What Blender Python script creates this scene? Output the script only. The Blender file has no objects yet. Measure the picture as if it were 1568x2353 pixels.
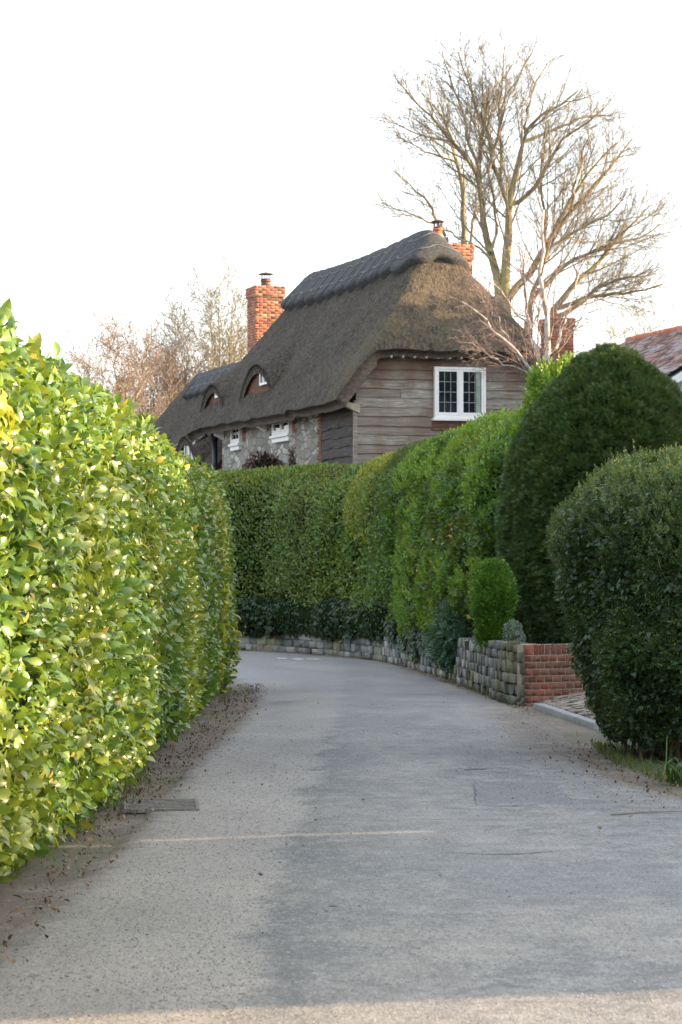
import bpy, bmesh, math, random
import numpy as np
from mathutils import Vector, Matrix
R = math.radians
rng = np.random.default_rng(7)
random.seed(7)
scene = bpy.context.scene
col = scene.collection
F, CU, HV, EYE = 6000.0, 784.0, 1305.0, 1.5      # focal length, principal column, horizon row, eye height

def wp(u, v, Y):
    return np.array([(u - CU) / F * Y, Y, EYE + (HV - v) / F * Y])

# ------------------------------------------------------------------ helpers
def tag(o, label=None, cat=None, group=None, kind=None):
    if label: o['label'] = label
    if cat: o['category'] = cat
    if group: o['group'] = group
    if kind: o['kind'] = kind
    return o

def empty(name, loc=(0, 0, 0), rz=0):
    o = bpy.data.objects.new(name, None)
    col.objects.link(o)
    o.location = loc
    o.rotation_euler = (0, 0, rz)
    o.empty_display_size = .2
    return o

def link(name, me, mat=None, parent=None, smooth=False):
    o = bpy.data.objects.new(name, me)
    col.objects.link(o)
    mats = mat if isinstance(mat, (list, tuple)) else [mat]
    for m in mats:
        if m: me.materials.append(m)
    if parent is not None: o.parent = parent
    if smooth: me.polygons.foreach_set('use_smooth', np.ones(len(me.polygons), bool))
    return o

def fast(name, V, Fc, mat=None, parent=None, smooth=False):
    """V (n,3), Fc (m,k) uniform faces"""
    V = np.asarray(V, dtype=np.float32); Fc = np.asarray(Fc, dtype=np.int32)
    me = bpy.data.meshes.new(name)
    me.vertices.add(len(V)); me.vertices.foreach_set('co', V.ravel())
    k = Fc.shape[1]
    me.loops.add(Fc.size); me.loops.foreach_set('vertex_index', Fc.ravel())
    me.polygons.add(len(Fc))
    me.polygons.foreach_set('loop_start', np.arange(0, Fc.size, k, dtype=np.int32))
    me.update(calc_edges=True); me.validate()
    return link(name, me, mat, parent, smooth)

class MB:
    """collects quads/tris; ONE mesh object"""
    def __init__(s): s.v = []; s.f = []; s.mi = []
    def add(s, vs, fs, mi=0):
        n = len(s.v); s.v += [tuple(map(float, v)) for v in vs]
        s.f += [tuple(i + n for i in f) for f in fs]; s.mi += [mi] * len(fs)
    def box(s, x0, x1, y0, y1, z0, z1, mi=0):
        vs = [(x, y, z) for z in (z0, z1) for y in (y0, y1) for x in (x0, x1)]
        s.add(vs, [(0, 2, 3, 1), (4, 5, 7, 6), (0, 1, 5, 4), (1, 3, 7, 5), (3, 2, 6, 7), (2, 0, 4, 6)], mi)
    def cyl(s, c, r0, r1, z0, z1, n=20, mi=0):
        vs = [(c[0] + r * math.cos(a), c[1] + r * math.sin(a), z) for r, z in ((r0, z0), (r1, z1)) for a in [2 * math.pi * i / n for i in range(n)]]
        s.add(vs, [(i, (i + 1) % n, n + (i + 1) % n, n + i) for i in range(n)] + [tuple(range(n))[::-1], tuple(range(n, 2 * n))], mi)
    def tube(s, pts, r, n=8, mi=0):
        pts = [Vector(p) for p in pts]
        m = len(pts); vs = []
        for i, p in enumerate(pts):
            t = (pts[min(i + 1, m - 1)] - pts[max(i - 1, 0)]).normalized()
            a = t.cross(Vector((0.13, .2, 1) if abs(t.z) < .9 else (1, .1, 0))).normalized(); b = t.cross(a)
            rr = r[i] if isinstance(r, (list, tuple)) else r
            for k in range(n):
                q = 2 * math.pi * k / n
                vs.append(p + a * rr * math.cos(q) + b * rr * math.sin(q))
        fs = [(i * n + k, i * n + (k + 1) % n, (i + 1) * n + (k + 1) % n, (i + 1) * n + k) for i in range(m - 1) for k in range(n)]
        fs += [tuple(range(n))[::-1], tuple(range((m - 1) * n, m * n))]
        s.add(vs, fs, mi)
    def build(s, name, mat, parent=None, smooth=False, bevel=0):
        me = bpy.data.meshes.new(name); me.from_pydata(s.v, [], s.f); me.update()
        o = link(name, me, mat, parent, smooth)
        me.polygons.foreach_set('material_index', s.mi)
        if bevel:
            b = o.modifiers.new('bevel', 'BEVEL'); b.width = bevel; b.segments = 2; b.limit_method = 'ANGLE'
        return o

def vnoise(P, scale=1.0, seed=0):
    """numpy value noise, 0..1"""
    q = np.asarray(P, dtype=np.float64) * scale + seed * 17.3 + 100.
    i = np.floor(q).astype(np.int64); f = q - i; f = f * f * (3 - 2 * f)
    def h(a):
        n = (a[..., 0] * 73856093) ^ (a[..., 1] * 19349663) ^ (a[..., 2] * 83492791)
        n = (n ^ (n >> 13)) * 1274126177 & 0x7fffffff
        n = (n ^ (n >> 15)) & 0xffff
        return n / 65535.
    out = 0
    for dx in (0, 1):
        for dy in (0, 1):
            for dz in (0, 1):
                w = (f[..., 0] if dx else 1 - f[..., 0]) * (f[..., 1] if dy else 1 - f[..., 1]) * (f[..., 2] if dz else 1 - f[..., 2])
                out = out + w * h(i + np.array([dx, dy, dz]))
    return out
def fbm(P, scale=1., seed=0, o=3):
    return sum(vnoise(P, scale * 2 ** k, seed + k) * .5 ** k for k in range(o)) / sum(.5 ** k for k in range(o))
def norm(a): return a / (np.linalg.norm(a, axis=-1, keepdims=True) + 1e-9)

def grid_faces(nu, nv, cu=False, cv=False):
    iu = np.arange(nu if cu else nu - 1); iv = np.arange(nv if cv else nv - 1)
    U, V = np.meshgrid(iu, iv, indexing='ij'); U1 = (U + 1) % nu; V1 = (V + 1) % nv
    return np.stack([U * nv + V, U1 * nv + V, U1 * nv + V1, U * nv + V1], -1).reshape(-1, 4)

def grid_normals(G, flip=False):
    du = np.gradient(G, axis=0); dv = np.gradient(G, axis=1)
    N = norm(np.cross(du, dv))
    return -N if flip else N

def sample_grid(G, n, flip=False, back=.3, cam=(0, 0, 1.5)):
    N = grid_normals(G, flip)
    a = G[:-1, :-1]; b = G[1:, :-1]; c = G[:-1, 1:]
    area = np.linalg.norm(np.cross(b - a, c - a), axis=-1)
    toc = norm(np.array(cam) - a)
    w = area * np.where((toc * N[:-1, :-1]).sum(-1) < -.25, back, 1.)
    p = (w / w.sum()).ravel()
    k = rng.choice(len(p), n, p=p); i, j = np.unravel_index(k, area.shape)
    fu, fv = rng.random((n, 1)), rng.random((n, 1))
    def lerp(A): return (A[i, j] * (1 - fu) + A[i + 1, j] * fu) * (1 - fv) + (A[i, j + 1] * (1 - fu) + A[i + 1, j + 1] * fu) * fv
    return lerp(G), norm(lerp(N))

def scatter(name, P, N, tv, tf, smin, smax, mat, parent=None, ax=(.5, .2, .8), nr=(.8, .5, .5), smooth=False):
    n = len(P); up = np.array([0, 0, 1.])
    rv = rng.normal(size=(n, 3)) * .6; rv2 = rng.normal(size=(n, 3)) * .6
    A = norm(N * ax[0] + up * ax[1] + rv * ax[2])
    Z = N * nr[0] + up * nr[1] + rv2 * nr[2]
    Z = norm(Z - A * (Z * A).sum(-1, keepdims=True))
    B = np.cross(A, Z)
    s = rng.uniform(smin, smax, (n, 1, 1))
    V = P[:, None] + s * (tv[None, :, 0:1] * B[:, None] + tv[None, :, 1:2] * A[:, None] + tv[None, :, 2:3] * Z[:, None])
    Fc = (tf[None] + (np.arange(n) * len(tv))[:, None, None]).reshape(-1, tf.shape[1])
    return fast(name, V.reshape(-1, 3), Fc, mat, parent, smooth)

# leaf templates (x across, y along, z out); unit length
def t_laurel():
    st = [0, .18, .45, .75, 1.]; w = [.03, .17, .24, .17, .0]; dz = [0, .05, .07, .02, -.1]
    v = []
    for y, ww, z in zip(st, w, dz):
        v += [(-ww, y, z + ww * .3), (0, y, z), (ww, y, z + ww * .3)]
    f = []
    for i in range(4):
        a = i * 3
        f += [(a, a + 1, a + 4, a + 3), (a + 1, a + 2, a + 5, a + 4)]
    return np.array(v), np.array(f)
T_LAUREL = t_laurel()
T_LEAF = (np.array([(0, 0, 0), (-.28, .45, .08), (0, 1, -.05), (.28, .45, .08)]), np.array([(0, 3, 2), (0, 2, 1)]))
T_IVY = (np.array([(0, 0, 0), (-.45, .1, .04), (-.28, .5, .03), (0, 1, -.06), (.28, .5, .03), (.45, .1, .04)]), np.array([(0, 5, 4), (0, 4, 3), (0, 3, 2), (0, 2, 1)]))
def t_sprig(k=4, ll=.45, lw=.16, sp=1.0, flat=.3):
    v = []; f = []
    for i in range(k):
        y = .12 + .8 * i / k
        for sd in (-1, 1):
            l = ll * (1 - .3 * i / k); dx, dy, dz = sd * sp, .7, flat * ((-1) ** i)
            m = math.sqrt(dx * dx + dy * dy + dz * dz); dx /= m; dy /= m; dz /= m
            n = len(v)
            v += [(0, y, 0), (dx * l * .5 - dy * lw * .5 * sd, y + dy * l * .5 + dx * lw * .5 * sd, dz * l * .5), (dx * l, y + dy * l, dz * l), (dx * l * .5 + dy * lw * .5 * sd, y + dy * l * .5 - dx * lw * .5 * sd, dz * l * .5)]
            f += [(n, n + 1, n + 2), (n, n + 2, n + 3)]
    n = len(v); l = ll
    v += [(0, .85, 0), (-lw * .5, .85 + l * .5, .02), (0, .85 + l, 0), (lw * .5, .85 + l * .5, .02)]
    f += [(n, n + 1, n + 2), (n, n + 2, n + 3)]
    return np.array(v), np.array(f)
T_SPRIG = t_sprig(3, .5, .26)
T_BOX = t_sprig(4, .36, .2, .9, .5)
def t_yew():
    v = []; f = []
    for i in range(6):
        y = .08 + .85 * i / 6; l = .42 * (1 - .4 * abs(i / 6 - .4))
        for sd in (-1, 1):
            n = len(v); v += [(0, y - .035, 0), (sd * l, y + .16, .06), (0, y + .05, 0)]
            f += [(n, n + 1, n + 2)]
    n = len(v); v += [(-.035, 0, 0), (.035, 0, 0), (0, 1.15, 0)]; f += [(n, n + 1, n + 2)]
    return np.array(v), np.array(f)
T_YEW = t_yew()
T_BLADE = (np.array([(-.03, 0, 0), (.03, 0, 0), (.025, .5, .05), (-.025, .5, .05), (.002, 1, .3), (-.002, 1, .3)]), np.array([(0, 1, 2, 3), (3, 2, 4, 5)]))

# ------------------------------------------------------------------ materials
class NT:
    def __init__(s, name):
        s.m = bpy.data.materials.new(name); s.m.use_nodes = True
        s.t = s.m.node_tree; s.t.nodes.clear()
        s.out = s.n('ShaderNodeOutputMaterial')
    def n(s, ty, **k):
        nd = s.t.nodes.new(ty)
        for a, b in k.items(): setattr(nd, a, b)
        return nd
    def l(s, a, b): s.t.links.new(a, b)
    def noise(s, vec, scale, detail=4, rough=.55, dist=0):
        nd = s.n('ShaderNodeTexNoise'); nd.inputs['Scale'].default_value = scale; nd.inputs['Detail'].default_value = detail
        nd.inputs['Roughness'].default_value = rough; nd.inputs['Distortion'].default_value = dist
        s.l(vec, nd.inputs['Vector']); return nd.outputs['Fac']
    def ramp(s, fac, stops):
        nd = s.n('ShaderNodeValToRGB'); e = nd.color_ramp.elements
        while len(e) < len(stops): e.new(.5)
        for el, (p, c) in zip(e, stops):
            el.position = p; el.color = (*c, 1) if len(c) == 3 else c
        s.l(fac, nd.inputs['Fac']); return nd.outputs['Color']
    def mix(s, fac, a, b, mode='MIX'):
        nd = s.n('ShaderNodeMix', data_type='RGBA', blend_type=mode)
        for v, i in ((fac, 0), (a, 6), (b, 7)):
            if isinstance(v, (int, float)): nd.inputs[i].default_value = v
            elif isinstance(v, (tuple, list)): nd.inputs[i].default_value = (*v, 1) if len(v) == 3 else v
            else: s.l(v, nd.inputs[i])
        return nd.outputs[2]
    def math(s, op, a, b=0., clamp=False):
        nd = s.n('ShaderNodeMath', operation=op); nd.use_clamp = clamp
        for v, i in ((a, 0), (b, 1)):
            if isinstance(v, (int, float)): nd.inputs[i].default_value = v
            else: s.l(v, nd.inputs[i])
        return nd.outputs[0]
    def maprange(s, v, a, b, c=0., d=1.):
        nd = s.n('ShaderNodeMapRange'); nd.inputs[1].default_value = a; nd.inputs[2].default_value = b
        nd.inputs[3].default_value = c; nd.inputs[4].default_value = d; s.l(v, nd.inputs[0]); return nd.outputs[0]
    def mapping(s, vec, sc=(1, 1, 1), rot=(0, 0, 0), loc=(0, 0, 0)):
        nd = s.n('ShaderNodeMapping'); nd.inputs['Scale'].default_value = sc; nd.inputs['Rotation'].default_value = rot; nd.inputs['Location'].default_value = loc
        s.l(vec, nd.inputs['Vector']); return nd.outputs['Vector']
    def obj(s): return s.n('ShaderNodeTexCoord').outputs['Object']
    def pos(s): return s.n('ShaderNodeNewGeometry').outputs['Position']
    def island(s): return s.n('ShaderNodeNewGeometry').outputs['Random Per Island']
    def bsdf(s, color, rough=.8, bump=None, bs=.3, bd=.02, spec=.5, metal=0.):
        p = s.n('ShaderNodeBsdfPrincipled')
        if isinstance(color, (tuple, list)): p.inputs['Base Color'].default_value = (*color, 1)
        else: s.l(color, p.inputs['Base Color'])
        if isinstance(rough, (int, float)): p.inputs['Roughness'].default_value = rough
        else: s.l(rough, p.inputs['Roughness'])
        p.inputs['Specular IOR Level'].default_value = spec; p.inputs['Metallic'].default_value = metal
        if bump is not None:
            b = s.n('ShaderNodeBump'); b.inputs['Strength'].default_value = bs; b.inputs['Distance'].default_value = bd
            s.l(bump, b.inputs['Height']); s.l(b.outputs[0], p.inputs['Normal'])
        return p
    def end(s, p): s.l(p.outputs[0], s.out.inputs['Surface']); return s.m

def leafmat(name, stops, rough=.45, trans=.25, patch=None, pscale=.8, spec=.5, tcol=None, p0=.45, p1=.6):
    t = NT(name); c = t.ramp(t.island(), stops)
    if patch: c = t.mix(t.maprange(t.noise(t.pos(), pscale, 3), p0, p1), c, t.mix(.5, c, patch))
    p = t.bsdf(c, rough, spec=spec)
    tr = t.n('ShaderNodeBsdfTranslucent')
    t.l(t.mix(.6, c, tcol or (.35, .42, .03)), tr.inputs['Color'])
    ms = t.n('ShaderNodeMixShader'); ms.inputs[0].default_value = trans
    t.l(p.outputs[0], ms.inputs[1]); t.l(tr.outputs[0], ms.inputs[2])
    return t.end(ms)

def plain(name, c, rough=.7, var=.25, scale=8, bs=.15, metal=0, spec=.5):
    t = NT(name); v = t.obj(); n = t.noise(v, scale, 5)
    cc = t.mix(t.maprange(n, .3, .7), tuple(x * (1 - var) for x in c), tuple(min(1, x * (1 + var * .6)) for x in c))
    return t.end(t.bsdf(cc, rough, n, bs, .01, metal=metal, spec=spec))

M = {}
M['laurel'] = leafmat('laurel_leaf', [(0, (.030, .075, .020)), (.2, (.07, .155, .03)), (.6, (.125, .24, .04)), (.9, (.22, .33, .055)), (.955, (.28, .33, .04)), (.985, (.42, .36, .05)), (1, (.30, .16, .05))], .30, .30, (.22, .24, .03), 1.1, spec=.7, tcol=(.26, .38, .03))
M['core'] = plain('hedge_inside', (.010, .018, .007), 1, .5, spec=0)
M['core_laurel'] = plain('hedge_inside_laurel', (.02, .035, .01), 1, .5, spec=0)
M['privet'] = leafmat('privet_leaf', [(0, (.035, .075, .02)), (.5, (.07, .14, .03)), (.9, (.13, .2, .035)), (1, (.22, .22, .05))], .5, .22, (.13, .16, .04))
M['gold_and_sunlit'] = leafmat('golden_and_sunlit_hedge_leaf', [(0, (.12, .16, .03)), (.5, (.25, .28, .04)), (1, (.42, .36, .06))], .5, .3)
M['beech'] = leafmat('beech_leaf', [(0, (.05, .035, .02)), (.5, (.09, .06, .03)), (.8, (.09, .1, .03)), (.93, (.4, .28, .04)), (1, (.5, .35, .05))], .6, .2)
M['ivyhedge'] = leafmat('ivy_hedge_leaf', [(0, (.03, .08, .022)), (.5, (.07, .15, .03)), (.9, (.14, .22, .03)), (1, (.3, .28, .05))], .42, .25, (.15, .2, .03), 1.2)
M['conifer'] = leafmat('conifer_leaf', [(0, (.04, .07, .018)), (.6, (.08, .12, .025)), (1, (.14, .16, .035))], .6, .15)
M['shrub'] = leafmat('shrub_leaf', [(0, (.015, .05, .014)), (.4, (.04, .12, .02)), (.8, (.08, .21, .026)), (1, (.16, .30, .045))], .42, .3, (.015, .03, .015), .9, p0=.44, p1=.6)  # dark patch colour paints shaded gaps into the leaf mass
M['bright'] = leafmat('bright_leaf', [(0, (.05, .13, .02)), (.5, (.12, .25, .03)), (1, (.28, .38, .06))], .45, .35)
M['cypress'] = leafmat('cypress_leaf', [(0, (.03, .10, .012)), (.6, (.08, .21, .022)), (1, (.17, .32, .04))], .6, .2)
M['darkivy'] = leafmat('dark_ivy_leaf', [(0, (.008, .018, .010)), (.6, (.024, .052, .026)), (.92, (.05, .095, .04)), (1, (.08, .11, .04))], .5, .1, spec=.3)
M['teal'] = leafmat('teal_leaf', [(0, (.02, .06, .035)), (.6, (.04, .11, .06)), (1, (.09, .18, .1))], .5, .15)
M['grey'] = leafmat('grey_leaf', [(0, (.12, .17, .13)), (1, (.25, .32, .26))], .7, .15)
M['yew'] = leafmat('yew_needle', [(0, (.016, .045, .016)), (.5, (.04, .10, .034)), (.85, (.08, .16, .045)), (.97, (.12, .15, .04)), (1, (.2, .11, .05))], .5, .12, (.09, .13, .03), 2.2, p0=.5, p1=.62)
M['box'] = leafmat('box_leaf', [(0, (.016, .038, .010)), (.5, (.035, .085, .024)), (.85, (.075, .15, .036)), (1, (.17, .24, .06))], .5, .15, (.01, .02, .01), 1.3)
M['boxtip'] = leafmat('box_tip_leaf', [(0, (.03, .07, .022)), (.6, (.08, .13, .04)), (1, (.19, .23, .08))], .55, .25)
M['redleaf'] = leafmat('dark_red_leaf', [(0, (.03, .012, .01)), (1, (.09, .03, .02))], .5, .15, tcol=(.1, .03, .02))
M['brownleaf'] = leafmat('fallen_leaf', [(0, (.05, .03, .018)), (.6, (.13, .075, .04)), (1, (.3, .17, .09))], .8, .05, tcol=(.2, .1, .03))
M['grass'] = leafmat('grass_blade', [(0, (.03, .07, .015)), (.7, (.07, .13, .025)), (1, (.2, .2, .07))], .6, .2)
M['strap'] = leafmat('strap_leaf', [(0, (.03, .08, .02)), (1, (.08, .17, .04))], .4, .2)

def barkmat(name, c1, c2, sc=6, lichen=None):
    t = NT(name); v = t.mapping(t.pos(), (1, 1, .35)); n = t.noise(v, sc, 5)
    c = t.mix(t.maprange(n, .35, .65), c1, c2)
    if lichen: c = t.mix(t.maprange(t.noise(t.pos(), 1.1, 3), .48, .6, 0, .7), c, lichen)
    return t.end(t.bsdf(c, .9, n, .4, .03))
M['bark'] = barkmat('bark', (.15, .12, .08), (.27, .225, .155), 6, (.24, .23, .09))
M['twig'] = barkmat('twig', (.17, .145, .11), (.26, .23, .175), 3)
M['twig_pink'] = barkmat('twig_pink', (.19, .14, .11), (.27, .205, .165), 3)
M['twig_olive'] = barkmat('twig_olive', (.14, .12, .07), (.22, .19, .115), 3)
M['birch_bark'] = barkmat('birch_bark', (.3, .27, .24), (.62, .6, .56), 9)
M['birch_twig'] = barkmat('birch_twig', (.17, .12, .10), (.27, .20, .17), 4)

# ------------------------------------------------------------------ polyline / sweeps
def smooth_line(pts, n):
    pts = np.array(pts, float); m = len(pts)
    d = np.r_[0, np.cumsum(np.linalg.norm(np.diff(pts, axis=0), axis=1))]
    t = np.linspace(0, d[-1], n); P = np.vstack([2 * pts[0] - pts[1], pts, 2 * pts[-1] - pts[-2]])
    i = np.clip(np.searchsorted(d, t, 'right') - 1, 0, m - 2); f = ((t - d[i]) / (d[i + 1] - d[i]))[:, None]
    a, b, c, e = P[i], P[i + 1], P[i + 2], P[i + 3]
    return .5 * ((2 * b) + (-a + c) * f + (2 * a - 5 * b + 4 * c - e) * f ** 2 + (-a + 3 * b - 3 * c + e) * f ** 3)

def sweep(path, prof, side=1, nu=60, nv=40, amp=.06, ns=1.2, seed=0, zs=None, capped=True):
    """path (k,2), prof (j,2) = (outward offset, z). side=+1: outward is left of travel."""
    p = smooth_line(path, nu); t = norm(np.gradient(p, axis=0)); o = np.stack([-t[:, 1], t[:, 0]], 1) * side
    q = smooth_line(prof, nv)
    G = np.zeros((nu, nv, 3))
    G[..., :2] = p[:, None] + o[:, None] * q[None, :, 0:1]
    G[..., 2] = q[None, :, 1]
    if zs is not None:
        z = np.interp(np.linspace(0, 1, nu), np.linspace(0, 1, len(zs)), zs)
        G[..., 2] *= 1 + (z[:, None] - 1) * np.clip(G[..., 2] / G[..., 2].max(), 0, 1)
    if capped:                                   # pull the ends in to the middle so the body closes
        mid = np.array([q[:, 0].mean(), 0])
        cen = p + o * q[:, 0].mean()
        for k, f in ((0, 0.), (1, .6), (2, .9), (nu - 1, 0.), (nu - 2, .6), (nu - 3, .9)):
            G[k, :, :2] = cen[k] + (G[k, :, :2] - cen[k]) * f
            G[k, :, 2] = G[k, :, 2] * (.93 + .07 * f)
    N = grid_normals(G)
    if (N[nu // 2, nv // 3, :2] * o[nu // 2]).sum() < 0: N = -N
    G = G + N * ((fbm(G, ns, seed) - .5) * 2 * amp)[..., None]
    return G

def outward(G, side_pt):
    N = grid_normals(G); c = G.reshape(-1, 3).mean(0); m = ((G - c) * N).sum(-1).mean()
    return m < 0

def foliage(parent, G, n, tmpl, smin, smax, mat, name='foliage', inset=.16, depth=.14, ax=(.5, .2, .8), nr=(.8, .5, .5), core='core', clump=.0, cs=3., seed=1, back=.3, corename='dark_core', smooth=False, cu=False):
    flip = outward(G, None)
    N = grid_normals(G, flip)
    if core: fast(corename, (G - N * inset).reshape(-1, 3), grid_faces(G.shape[0], G.shape[1], cu), M[core], parent, True)  # solid dark core stands for inner shade and stops light passing through
    P, Nn = sample_grid(G, n, flip, back)
    off = -rng.random(n) ** 1.3 * depth
    if clump: off = off + (vnoise(P, cs, seed) - .5) * 2 * clump
    return scatter(name, P + Nn * off[:, None], Nn, tmpl[0], tmpl[1], smin, smax, M[mat], parent, ax, nr, smooth)

def revolve(c, prof, nu=48, nv=40, amp=.05, ns=1.5, seed=0, sx=1., sy=1.):
    q = smooth_line(prof, nv); a = np.linspace(0, 2 * math.pi, nu + 1)
    G = np.zeros((nu + 1, nv, 3))
    G[..., 0] = c[0] + q[None, :, 0] * np.cos(a)[:, None] * sx; G[..., 1] = c[1] + q[None, :, 0] * np.sin(a)[:, None] * sy
    G[..., 2] = q[None, :, 1]
    d = G - np.array([c[0], c[1], q[:, 1].mean()])
    return G + norm(d) * ((fbm(G, ns, seed) - .5) * 2 * amp)[..., None]

# ------------------------------------------------------------------ trees
def tubes(polys):
    """polys: list of (pts, radii, k) -> V,F(quads)"""
    groups = {}
    for p, r, k in polys: groups.setdefault((len(p), k), []).append((p, r))
    Vs, Fs, base = [], [], 0
    for (n, k), L in groups.items():
        P = np.array([a for a, _ in L], float); Rr = np.array([b for _, b in L], float)
        T = norm(np.gradient(P, axis=1)); ref = np.where(np.abs(T[..., 2:3]) > .9, np.array([1, .1, 0.]), np.array([.1, .1, 1.]))
        A = norm(np.cross(T, ref)); B = np.cross(T, A)
        q = np.arange(k) * 2 * math.pi / k
        V = P[:, :, None] + Rr[:, :, None, None] * (A[:, :, None] * np.cos(q)[None, None, :, None] + B[:, :, None] * np.sin(q)[None, None, :, None])
        m = len(L); f = grid_faces(n, k, False, True)
        Fc = (f[None] + (np.arange(m) * n * k)[:, None, None]).reshape(-1, 4) + base
        Vs.append(V.reshape(-1, 3)); Fs.append(Fc); base += m * n * k
    return np.vstack(Vs), np.vstack(Fs)

def rv(): return Vector((random.gauss(0, 1), random.gauss(0, 1), random.gauss(0, 1)))
def grow(out, p, d, L, r, lvl, mx, prm):
    n = 5 if lvl < mx else 4
    if lvl <= 1: n = 7
    pts = [tuple(p)]; rad = [r]; d = d.normalized(); tip = prm.get('tip', .004)
    frames = []
    pp = p.copy()
    for i in range(n):
        d = (d + rv() * prm.get('wob', .12) + Vector((0, 0, 1)) * prm['up'][min(lvl, len(prm['up']) - 1)]).normalized()
        pp = pp + d * (L / n); pts.append(tuple(pp)); rad.append(max(tip, r * (1 - .72 * (i + 1) / n))); frames.append((pp.copy(), d.copy(), rad[-1]))
    out.append((lvl, pts, rad))
    kids(out, [Vector(q) for q in pts], rad, L, lvl, mx, prm)

def kids(out, pts, rad, L, lvl, mx, prm, f0=.2):
    if lvl >= mx: return
    nc = prm['nc'][min(lvl, len(prm['nc']) - 1)]
    nseg = len(pts) - 1; az = random.random() * 6.28
    for j in range(nc):
        f = f0 + (1 - f0) * (j + random.random() * .8) / nc
        f = min(f, .999); i = int(f * nseg); g = f * nseg - i
        q = pts[i].lerp(pts[i + 1], g); d = (pts[i + 1] - pts[i]).normalized(); r = rad[i] * (1 - g) + rad[i + 1] * g
        az += 2.4 + random.gauss(0, .5)
        a = d.cross(Vector((0, 0, 1)) if abs(d.z) < .95 else Vector((1, 0, 0))).normalized(); b = d.cross(a)
        side = a * math.cos(az) + b * math.sin(az)
        ang = R(random.uniform(*prm['ang']))
        dd = (d * math.cos(ang) + side * math.sin(ang)).normalized()
        Lc = L * prm['ratio'] * (1.15 - .65 * f) * random.uniform(.65, 1.2)
        if prm.get('lmax'): Lc = min(Lc, prm['lmax'][min(lvl, len(prm['lmax']) - 1)])
        if prm.get('env'): Lc = min(Lc, prm['env'](q, dd))
        if Lc < .12: continue
        grow(out, q, dd, Lc, max(prm.get('tip', .004), min(r * .55, Lc * .011 + .003)), lvl + 1, mx, prm)

def ellenv(c, rad, k=.95):
    c = Vector(c)
    def f(q, d):
        o = Vector(((q[i] - c[i]) / rad[i] for i in range(3))); e = Vector((d[i] / rad[i] for i in range(3)))
        A = e.dot(e); B = 2 * o.dot(e); C = o.dot(o) - 1
        if C > 0:
            q_ = B * B - 4 * A * C
            return (-B + math.sqrt(q_)) / (2 * A) * k if q_ > 0 and B < 0 else .4
        return (-B + math.sqrt(max(0, B * B - 4 * A * C))) / (2 * A) * k + .3
    return f

def tree_obj(name, loc, out, label, cat, m1, m2, split=1, group=None, n2='crown'):
    root = empty(name, loc); tag(root, label, cat, group)
    a = [(np.array(p) - np.array(loc), r, 8 if l == 0 else 6) for l, p, r in out if l <= split]
    b = [(np.array(p) - np.array(loc), r, 3 if l > split + 1 else 4) for l, p, r in out if l > split]
    V, Fc = tubes(a); fast('trunk', V, Fc, M[m1], root, True)
    V, Fc = tubes(b); fast(n2, V, Fc, M[m2], root, True)
    return root

def limb(zpts, Y, r0, r1, dy=0., conv=None, n=12):
    """zpts in photograph columns/rows of the zoomed tree crop -> world polyline"""
    P = []
    for k, (zx, zy) in enumerate(zpts):
        u = 809.4 + zx * .4839; v = 56.5 + zy * .4839
        if conv: u, v = zx, zy
        P.append(wp(u, v, Y + dy * k / (len(zpts) - 1)))
    P = smooth_line(P, n)
    P = P + (np.random.default_rng(int(zpts[0][0])).normal(size=P.shape)) * .03
    return [Vector(p) for p in P], list(np.linspace(r0, r1, n))

def settle(root, loc):
    root.location = loc
    for c in root.children: c.location = Vector(c.location) - Vector(loc)
    return root

# ------------------------------------------------------------------ world, sun, camera
EL, AZ = R(12.5), (0.9997, -0.02)
w = bpy.data.worlds.new('World'); scene.world = w; w.use_nodes = True
nt = w.node_tree; nt.nodes.clear()
sky = nt.nodes.new('ShaderNodeTexSky'); sky.sky_type = 'NISHITA'; sky.sun_disc = False
sky.sun_elevation = EL; sky.sun_rotation = math.atan2(AZ[0], AZ[1]); sky.dust_density = 2.5; sky.air_density = 1.0
mx = nt.nodes.new('ShaderNodeMix'); mx.data_type = 'RGBA'; mx.inputs[0].default_value = .6
mx.inputs[7].default_value = (3.3, 3.42, 3.62, 1)      # thin high cloud veil
bg = nt.nodes.new('ShaderNodeBackground'); bg.inputs['Strength'].default_value = .15
wo = nt.nodes.new('ShaderNodeOutputWorld')
nt.links.new(sky.outputs[0], mx.inputs[6]); nt.links.new(mx.outputs[2], bg.inputs[0]); nt.links.new(bg.outputs[0], wo.inputs[0])

sl = bpy.data.lights.new('sun', 'SUN'); sl.energy = 4.4; sl.angle = R(.5); sl.color = (1, .70, .42)
so = bpy.data.objects.new('sun', sl); col.objects.link(so)
sd = Vector((AZ[0] * math.cos(EL), AZ[1] * math.cos(EL), math.sin(EL)))
so.rotation_euler = sd.to_track_quat('Z', 'Y').to_euler(); so.location = (20, 0, 15)

cam = bpy.data.cameras.new('camera'); co = bpy.data.objects.new('camera', cam); col.objects.link(co)
co.location = (0, 0, EYE); co.rotation_euler = (R(90), 0, 0)
cam.sensor_fit = 'VERTICAL'; cam.sensor_height = 36; cam.sensor_width = 24; cam.lens = F / 2353 * 36
cam.shift_y = (HV - 1176.5) / 2353; cam.clip_end = 2000; cam.clip_start = .1
cam.dof.use_dof = True; cam.dof.focus_distance = 20; cam.dof.aperture_fstop = 9
scene.camera = co
scene.view_settings.view_transform = 'Standard'; scene.view_settings.look = 'None'
scene.view_settings.exposure = 2.08; scene.view_settings.gamma = 1
scene.render.engine = 'CYCLES'
scene.cycles.use_denoising = True
scene.cycles.max_bounces = 6; scene.cycles.transmission_bounces = 4; scene.cycles.transparent_max_bounces = 4

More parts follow.
